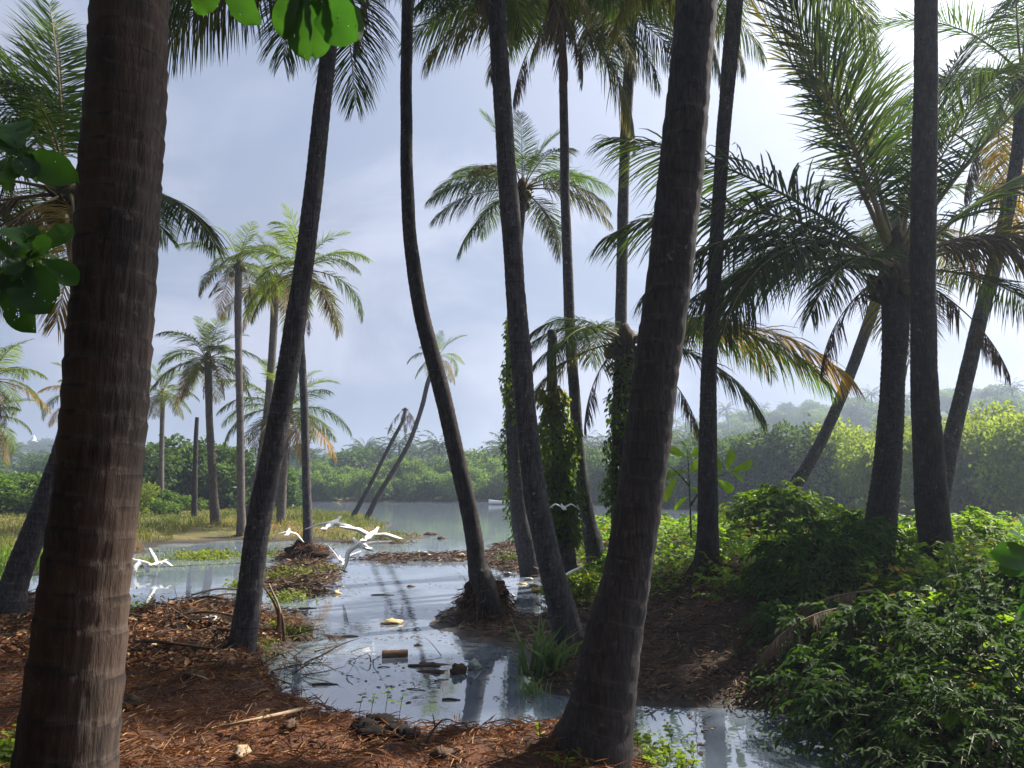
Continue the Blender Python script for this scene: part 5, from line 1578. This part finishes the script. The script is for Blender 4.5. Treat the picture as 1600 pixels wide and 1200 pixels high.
g = Geo()
for i in range(150):
    x_, y_ = (rng.normal(-3.55, 0.85), rng.normal(9.0, 0.55)) if i < 95 else (rng.normal(-2.55, 0.35), rng.normal(8.9, 0.45))
    z_ = max(hz(x_, y_), 0.0)
    a = rng.uniform(0, 6.28)
    l_ = rng.uniform(0.15, 0.6)
    up_ = abs(rng.normal(0, 0.3)) * l_
    p0 = np.array([x_, y_, z_ + 0.01])
    p1 = p0 + np.array([math.cos(a) * l_, math.sin(a) * l_, up_])
    tube(g, catmull([p0, (p0 + p1) / 2 + rng.normal(0, 0.03, 3) + np.array([0, 0, 0.03]), p1], 5), np.linspace(rng.uniform(0.004, 0.010), 0.002, 5), 4)
tag(g.build("twig_litter", M["twig"]), "bare twigs tangled over the debris heap beside the leaning grey trunk", None, None, "stuff")
# stones
for k, (px, py, r_, sq) in enumerate(((592, 1138, 0.10, (1.3, 0.9, 0.75)), (566, 1140, 0.085, (1.2, 1, 0.6)), (620, 1148, 0.085, (1.5, 0.9, 0.55)), (585, 1152, 0.09, (1.5, 0.9, 0.5)), (640, 1155, 0.07, (1.3, 0.8, 0.6)))):
    c = on_px(px, py)
    g = Geo()
    lump(g, (0, 0, 0), r_, sq, 0.35, 30 + k, 18, 12, 0, 1.9, k)
    o = g.build("stone", M["stone"])
    o.location = (c[0], c[1], c[2] + 0.02)
    tag(o, ("largest rounded dark stone at the near pond edge", "dark stone left of the largest rounded one", "flat dark stone right of the largest rounded one", "low stone in front of the largest rounded one", "smallest stone at the edge by the forked twig")[k], "stone", "stones at the pond edge")

# ------------------------------------------------------------------ floating and stranded things
def float_obj(name, label, cat, px, py, build, mat, rz=0.0, z=0.0, group="rubbish in the pond"):
    c = ground(px, py) if z is not None else on_px(px, py)
    g = Geo()
    build(g)
    o = g.build(name, mat)
    o.location = (c[0], c[1], (z if z is not None else c[2] + 0.02))
    o.rotation_euler = (0, 0, rz)
    return tag(o, label, cat, group)

def hollow_log(g, L=0.30, r_=0.055):
    n = 14
    x = np.linspace(-L / 2, L / 2, n)
    dsp = lambda th, l, ring: 1 + 0.07 * vnoise(np.cos(th) * 2, np.sin(th) * 2, l * 12) + 0.03 * np.sin(l * 60)
    tube(g, np.stack([x, 0 * x, 0 * x], -1), r_, 16, 0, False, dsp)
    tube(g, np.stack([x, 0 * x, 0 * x], -1), r_ * 0.82, 16, 0, False, dsp)
    th = np.linspace(0, 6.2832, 16, endpoint=False)
float_obj("hollow_log", "short hollow brown log floating mid-pond", "log", 617, 1026, hollow_log, M["husk_pale"], R(10), 0.02)
def husk(g, s=0.07, sq=(1.4, 1, 0.7), seed=1):
    lump(g, (0, 0, 0), s, sq, 0.5, seed, 16, 10, 0, 2.2)
float_obj("coconut_husk", "dark floating husk right of the hollow log", "husk", 666, 1040, lambda g: husk(g, 0.09, (2.2, 0.8, 0.35), 3), M["husk"], 0.1, 0.0)
float_obj("coconut_husk", "dark slab of husk just below the long floating one", "husk", 676, 1050, lambda g: husk(g, 0.08, (1.9, 0.8, 0.3), 4), M["husk"], -0.2, 0.0)
float_obj("coconut_husk", "jagged brown husk near the pale foam cup", "husk", 716, 1052, lambda g: husk(g, 0.075, (1.3, 0.9, 0.9), 5), M["husk"], 0.4, 0.02)
float_obj("coconut_husk", "small round husk floating below the peninsula", "husk", 653, 1009, lambda g: husk(g, 0.04, (1.3, 1, 0.6), 6), M["husk"], 0.4, 0.0)
float_obj("coconut_husk", "dark husk floating far from shore before the mud strip", "husk", 641, 917, lambda g: husk(g, 0.06, (1.3, 1, 0.6), 7), M["husk"], 0.4, 0.0)
float_obj("foam_cup", "crumpled pale foam cup floating by the jagged husk", "cup", 742, 1045, lambda g: husk(g, 0.065, (1, 0.9, 0.95), 9), M["plastic_green"], 0.5, 0.03)
float_obj("plastic_bag", "crumpled yellowish plastic floating in the middle of the pond", "plastic bag", 613, 974, lambda g: husk(g, 0.10, (1.3, 0.9, 0.45), 11), M["plastic_yellow"], 0.2, 0.01)
float_obj("floating_plank", "flat brown board floating left of the yellowish plastic", "plank", 546, 995, lambda g: tube(g, catmull([(-0.12, 0, 0.005), (0, 0.005, 0.008), (0.12, -0.01, 0.005)], 5), [0.006, 0.016, 0.018, 0.016, 0.006], 4), M["wood_pale"], 0.1, 0.0)
for k, (px, py, L, rz) in enumerate(((508, 1070, 0.26, 0.06), (705, 1094, 0.17, -0.05), (598, 930, 0.42, 0.0), (480, 951, 0.30, 0.2), (600, 1043, 0.14, 0.15), (690, 1063, 0.16, 0.5), (650, 1078, 0.20, -0.3))):
    float_obj("floating_stick", ("dark stick floating by the near soil edge", "short dark stick floating near the forked twig", "long dark stick floating before the islet", "curved stick floating off the islet", "thin twig floating under the hollow log", "slanting twig among the husks", "wavy thin twig floating in open water")[k],
              "stick", px, py, lambda g: tube(g, catmull([(-L / 2, 0, 0), (-L * 0.1, 0.012, 0.008), (L / 2, 0, 0.002)], 8), np.linspace(0.016, 0.006, 8) * (1.0 if k < 4 else 0.45), 6), M["husk"], rz, 0.0, "sticks floating on the pond")
def bottle(g, L=0.19, r_=0.032):
    x = np.array([-0.5, -0.49, -0.3, 0.1, 0.25, 0.36, 0.40, 0.5]) * L
    rr = np.array([0.5, 0.95, 1.0, 1.0, 0.85, 0.42, 0.36, 0.36]) * r_
    tube(g, np.stack([x, 0 * x, 0 * x], -1), rr, 14)
for k, (px, py, m, rz, lab) in enumerate(((826, 907, "plastic_green", 0.1, "cloudy plastic bottle stranded between the root mound and the scarred palm"), (834, 917, "plastic_yellow", -0.1, "yellow plastic bottle stranded below the cloudy bottle"), (793, 898, "plastic_white", 0.3, "white plastic bottle in the rubbish-strewn puddle"),
                                           (1366, 1132, "plastic_green", 2.2, "cloudy bottle caught at the dark water's edge under the shrubs"))):
    float_obj("plastic_bottle", lab, "bottle", px, py, bottle, M[m], rz, 0.03)
for k, (px, py, s, m, lab) in enumerate(((815, 913, 0.07, "plastic_yellow", "small pale box scrap beside the yellow bottle"), (838, 925, 0.10, "plastic_yellow", "torn orange-yellow wrapper on the mud below the bottles"), (800, 932, 0.06, "plastic_white", "white scrap standing at the root mound's side"),
                                         (778, 903, 0.08, "plastic_white", "white wrapper left in the rubbish-strewn puddle"), (660, 868, 0.16, "plastic_white", "pale foam block stranded on the mud strip"), (525, 928, 0.10, "plastic_yellow", "pale rubbish at the near tip of the islet"),
                                         (508, 922, 0.09, "plastic_white", "white rubbish left of the pale pile on the islet tip"), (375, 1183, 0.055, "wood_pale", "pale broken husk chunk on the red soil at the picture bottom"), (327, 972, 0.09, "plastic_white", "pale sheet of rubbish on top of the debris heap"), (352, 977, 0.09, "wood_pale", "pale wood chunk on top of the debris heap"),
                                         (722, 869, 0.10, "plastic_yellow", "yellowish scrap at the far end of the mud strip"))):
    z = None if (px in (375, 327, 352, 660, 838, 722)) else 0.0
    float_obj("litter_scrap", lab, "rubbish", px, py, lambda g: lump(g, (0, 0, 0), s, (1.3, 0.8, 0.5), 0.7, 40 + k, 12, 8, 0, 2.4), M[m], k * 0.7, z)
for k, (px, py, s) in enumerate(((672, 836, 0.25), (650, 840, 0.35), (690, 842, 0.28), (590, 872, 0.22), (630, 876, 0.2), (700, 872, 0.2), (345, 935, 0.12), (362, 945, 0.14))):
    float_obj("coconut_husk", "dark husk lump on the mud among the shore debris", "husk", px, py, lambda g: husk(g, s * 0.6, (1.7, 0.9, 0.55), 60 + k), M["husk"], k * 0.9, 0.0, "husks along the shore")
for k, (px, py, L, rz) in enumerate(((340, 930, 0.9, 0.5), (355, 938, 0.8, 0.35), (325, 945, 0.7, -0.15), (318, 972, 0.9, -0.1), (225, 1020, 1.5, -0.16), (350, 1000, 0.8, -0.6))):
    c = on_px(px, py)
    dx, dy = math.cos(rz) * L / 2, math.sin(rz) * L / 2
    stick("palm_stalk", ("pale stalk sticking out of the shore debris", "second pale stalk beside it in the shore debris", "curved dry stalk low in the shore debris", "straight stalk across the top of the debris heap", "long dark stalk on the soil right of the thickest trunk", "thin stalk slanting down the debris heap")[k],
          [(c[0] - dx, c[1] - dy, c[2]), (c[0], c[1], c[2] + 0.08), (c[0] + dx, c[1] + dy, c[2] + 0.03)], 0.022, 0.012, "wood_pale" if k < 2 else "husk", lift=0.03, group="dry stalks in the debris")
for k, (px, py, s) in enumerate(((300, 1060, 0.06), (455, 1140, 0.05), (205, 1105, 0.07), (690, 1185, 0.05), (240, 1180, 0.05))):
    float_obj("coconut_husk", ("fibrous husk on the soil below the debris heap", "small husk near the pale dry stalk", "husk half buried beside the thickest trunk", "husk at the picture bottom in front of the forked twig", "husk at the picture bottom right of the thickest trunk")[k],
              "husk", px, py, lambda g: husk(g, s, (1.4, 1.0, 0.7), 80 + k), M["husk"], k * 1.3, None, "husks on the near soil")
# dry upright stalks on the leafy bank
for k in range(7):
    px = 1492 + 11 * k + random.uniform(-4, 4)
    b = at(px + 8, 965, 7.4)
    stick("dry_stalk", "thin dry reed stalk standing among the shrubs before the dark upright trunk", [b, at(px - 2, 925, 7.4), at(px - 10 - 4 * (k % 3), 868 + 14 * (k % 4), 7.4 + 0.1 * (k % 3))], 0.008, 0.003, "wood_pale", "stalk", "dry reed stalks")

# roots at palm feet
def roots(label, px, py, Y, r_in, r_out, n, group="root masses"):
    c = at(px, py, Y)
    z = hz(c[0], c[1])
    o = thing("root_mass", label, "roots", (c[0], c[1], z), group)
    g = Geo()
    for i in range(n):
        a = rng.uniform(0, 6.28)
        r1 = r_out * rng.uniform(0.6, 1.1)
        p0 = np.array([math.cos(a) * r_in, math.sin(a) * r_in, rng.uniform(0.05, 0.22)])
        x2, y2 = math.cos(a + rng.normal(0, 0.3)) * r1, math.sin(a + rng.normal(0, 0.3)) * r1
        p2 = np.array([x2, y2, hz(c[0] + x2, c[1] + y2) - z - 0.02])
        tube(g, catmull([p0, (p0 + p2) / 2 + np.array([0, 0, 0.05]), p2], 6), np.linspace(0.010, 0.004, 6), 4)
    g.build("root", M["litter_dark"], o)
def root_ball(label, px, py, Y, r_, sq, seed):
    c = at(px, py, Y)
    g = Geo()
    lump(g, (0, 0, 0), r_, sq, 0.34, seed, 40, 28, 0, 2.6)
    o = g.build("root_mound", M["mound"])
    o.location = c
    n = 420
    d = rand_dirs(n)
    d[:, 2] = np.abs(d[:, 2])
    g = Geo()
    P = d * np.asarray(sq) * r_ * 1.0
    leaves(g, P, d * 0.3 + rng.normal(0, 0.6, (n, 3)) + np.array([0, 0, -0.7]), d, rng.uniform(0.06, 0.2, n) * r_ / 0.3, 0.011 * r_ / 0.3, 0)
    g.build("root", M["litter"], o)
    return tag(o, label, "root mound", "root mounds in the pond")
root_ball("blocky dark root mound under the slender curved palm", 757, 938, 11.75, 0.34, (1.08, 0.9, 0.85), 5)
root_ball("dark root mound under the palm across the pond", 478, 866, 21.0, 0.42, (1.15, 0.9, 0.75), 8)
roots("tangled dark roots spilling from the mound in the pond", 757, 945, 11.6, 0.14, 0.5, 110)
roots("fine roots fanning from the straight dark palm's foot", 1105, 897, foot(1105, 895), 0.16, 0.45, 60)
roots("roots at the foot of the scarred dark palm", 897, 1022, foot(893, 1015), 0.16, 0.4, 50)
roots("short roots round the leaning grey trunk's foot", 372, 1030, foot(375, 1028), 0.14, 0.3, 40)
roots("roots round the mound of the palm across the pond", 480, 868, 21.0, 0.2, 0.7, 60)

# ------------------------------------------------------------------ egrets in flight
def egret(label, px, py, span_px, real, heading, lw, rw, pitch=0.0, roll=0.0, sweep=0.25, Y=None):
    """lw, rw: (inner, outer) dihedral in degrees of the left and right wing; heading 0 flies away from the camera"""
    Y = Y or real * F_PX / span_px
    c = at(px, py, Y)
    o = thing("egret", label, "bird", c, "white egrets flying over the pond")
    o.rotation_euler = (R(pitch), R(roll), R(heading))
    hs = real / 2 * 1.05
    g = Geo()
    ys = np.array([-0.30, -0.24, -0.15, -0.05, 0.06, 0.14, 0.19, 0.23, 0.255, 0.285, 0.31, 0.325]) * real
    rs = np.array([0.012, 0.035, 0.058, 0.070, 0.068, 0.050, 0.036, 0.030, 0.030, 0.029, 0.020, 0.008]) * real * 0.8
    zs = np.array([0.01, 0.006, 0, -0.004, -0.004, 0.004, 0.016, 0.030, 0.040, 0.043, 0.042, 0.040]) * real
    tube(g, np.stack([0 * ys, ys, zs], -1), rs, 14, 0)
    # tail fan
    g.add([(-0.03 * real, -0.24 * real, 0.012), (0.03 * real, -0.24 * real, 0.012), (0.055 * real, -0.36 * real, 0.006), (0, -0.375 * real, 0.006), (-0.055 * real, -0.36 * real, 0.006),
           (-0.03 * real, -0.24 * real, 0.0), (0.03 * real, -0.24 * real, 0.0), (0.055 * real, -0.36 * real, 0.0), (0, -0.375 * real, 0.0), (-0.055 * real, -0.36 * real, 0.0)],
          [[0, 1, 2, 3], [5, 8, 7, 6]], [[0, 3, 4], [5, 9, 8]])
    t = np.array([0, 0.1, 0.22, 0.36, 0.48, 0.6, 0.72, 0.84, 0.93, 1.0])
    ch = np.array([0.20, 0.205, 0.21, 0.215, 0.215, 0.20, 0.18, 0.145, 0.10, 0.03]) * real * 0.8
    for sg, (a1, a2) in ((-1, lw), (1, rw)):
        p = np.array([0.045 * real * sg, 0.05 * real, 0.02 * real])
        rows = []
        for i in range(len(t)):
            if i:
                dt = (t[i] - t[i - 1]) * hs * 0.93
                a = R(np.interp(t[i], [0, 0.35, 0.55, 1], [a1, a1, a2, a2]))
                fw = np.interp(t[i], [0, 0.4, 0.45, 1], [0.18, 0.18, -sweep, -sweep * 1.6])
                p = p + np.array([sg * math.cos(a), fw, math.sin(a)]) * dt
            le, te = p, p + np.array([0, -ch[i], -0.02 * real * (1 - t[i])])
            th = 0.010 * real * (1 - 0.8 * t[i])
            md = le * 0.65 + te * 0.35
            rows += [le, md + np.array([0, 0, th + 0.012 * real * (1 - t[i])]), te, md + np.array([0, 0, -th * 0.4 + 0.010 * real * (1 - t[i])])]
        ii = np.arange(len(t) - 1)[:, None] * 4 + np.arange(4)[None, :]
        jj = np.arange(len(t) - 1)[:, None] * 4 + (np.arange(4)[None, :] + 1) % 4
        g.add(rows, np.stack([ii, jj, jj + 4, ii + 4], -1).reshape(-1, 4))
    g.build("body", M["feather"], o)
    g = Geo()
    tube(g, np.array([(0, 0.318, 0.040), (0, 0.36, 0.036), (0, 0.40, 0.030)]) * real, np.array([0.011, 0.007, 0.0015]) * real, 6)
    g.build("bill", M["bill"], o)
    for sg in (-1, 1):
        g = Geo()
        tube(g, np.array([(0.018 * sg, -0.16, -0.03), (0.016 * sg, -0.30, -0.03), (0.014 * sg, -0.44, -0.022), (0.014 * sg, -0.50, -0.026)]) * real, np.array([0.008, 0.005, 0.005, 0.003]) * real, 5)
        g.build("leg", M["bird_leg"], o)
    return o
egret("egret with drooped wings next to the leaning grey trunk", 450, 832, 58, 0.92, 10, (-14, -52), (-16, -50), 8)
egret("egret with widespread wings highest over the pond, head raised", 520, 818, 90, 1.15, -12, (-12, -22), (-8, -14), 12, 4)
egret("egret gliding with one wing lifted, right of the highest egret", 580, 836, 98, 1.22, -10, (20, 6), (4, -10), 10, 3)
egret("egret banking low with one wing stretched along the water", 563, 851, 96, 1.25, 35, (-35, -78), (5, 2), 6, 0)
egret("egret with wings raised in a V low over the water", 533, 876, 62, 0.92, 25, (52, 44), (34, 30), 10, 4)
egret("egret with cupped wings next to the thickest trunk", 219, 878, 62, 0.92, 80, (-40, -70), (-30, -60), 10, 0)
egret("egret with raised wing tip flying right of the cupped-wing egret", 248, 880, 52, 0.76, -15, (50, 60), (14, -18), 4, 4)
egret("egret with M-shaped wings flying before the vine-wrapped stump", 880, 793, 46, 0.62, 5, (28, -34), (28, -34), 8, Y=13.3)
egret("egret half hidden behind the scarred dark palm, one wing showing", 874, 903, 44, 0.75, 0, (30, 20), (30, 28), 5, Y=11.0)

# ------------------------------------------------------------------ haze: humid air over the whole place
def haze_box(density):
    m, nt, N, Lk, out = new_mat("humid_air")
    v = nt.nodes.new("ShaderNodeVolumePrincipled")
    v.inputs["Color"].default_value = (0.60, 0.71, 0.90, 1)
    v.inputs["Density"].default_value = density
    v.inputs["Anisotropy"].default_value = 0.35
    Lk.new(v.outputs[0], out.inputs["Volume"])
    g = Geo()
    x0, x1, y0, y1, z0, z1 = -705, 705, -30, 765, -3, 48
    V = [(x, y, z) for z in (z0, z1) for y in (y0, y1) for x in (x0, x1)]
    g.add(V, [[0, 2, 3, 1], [4, 5, 7, 6], [0, 1, 5, 4], [2, 6, 7, 3], [0, 4, 6, 2], [1, 3, 7, 5]])
    tag(g.build("haze", m, smooth_shade=False), "pale humid haze softening the far river bank and hills", None, None, "stuff")
haze_box(0.00125)
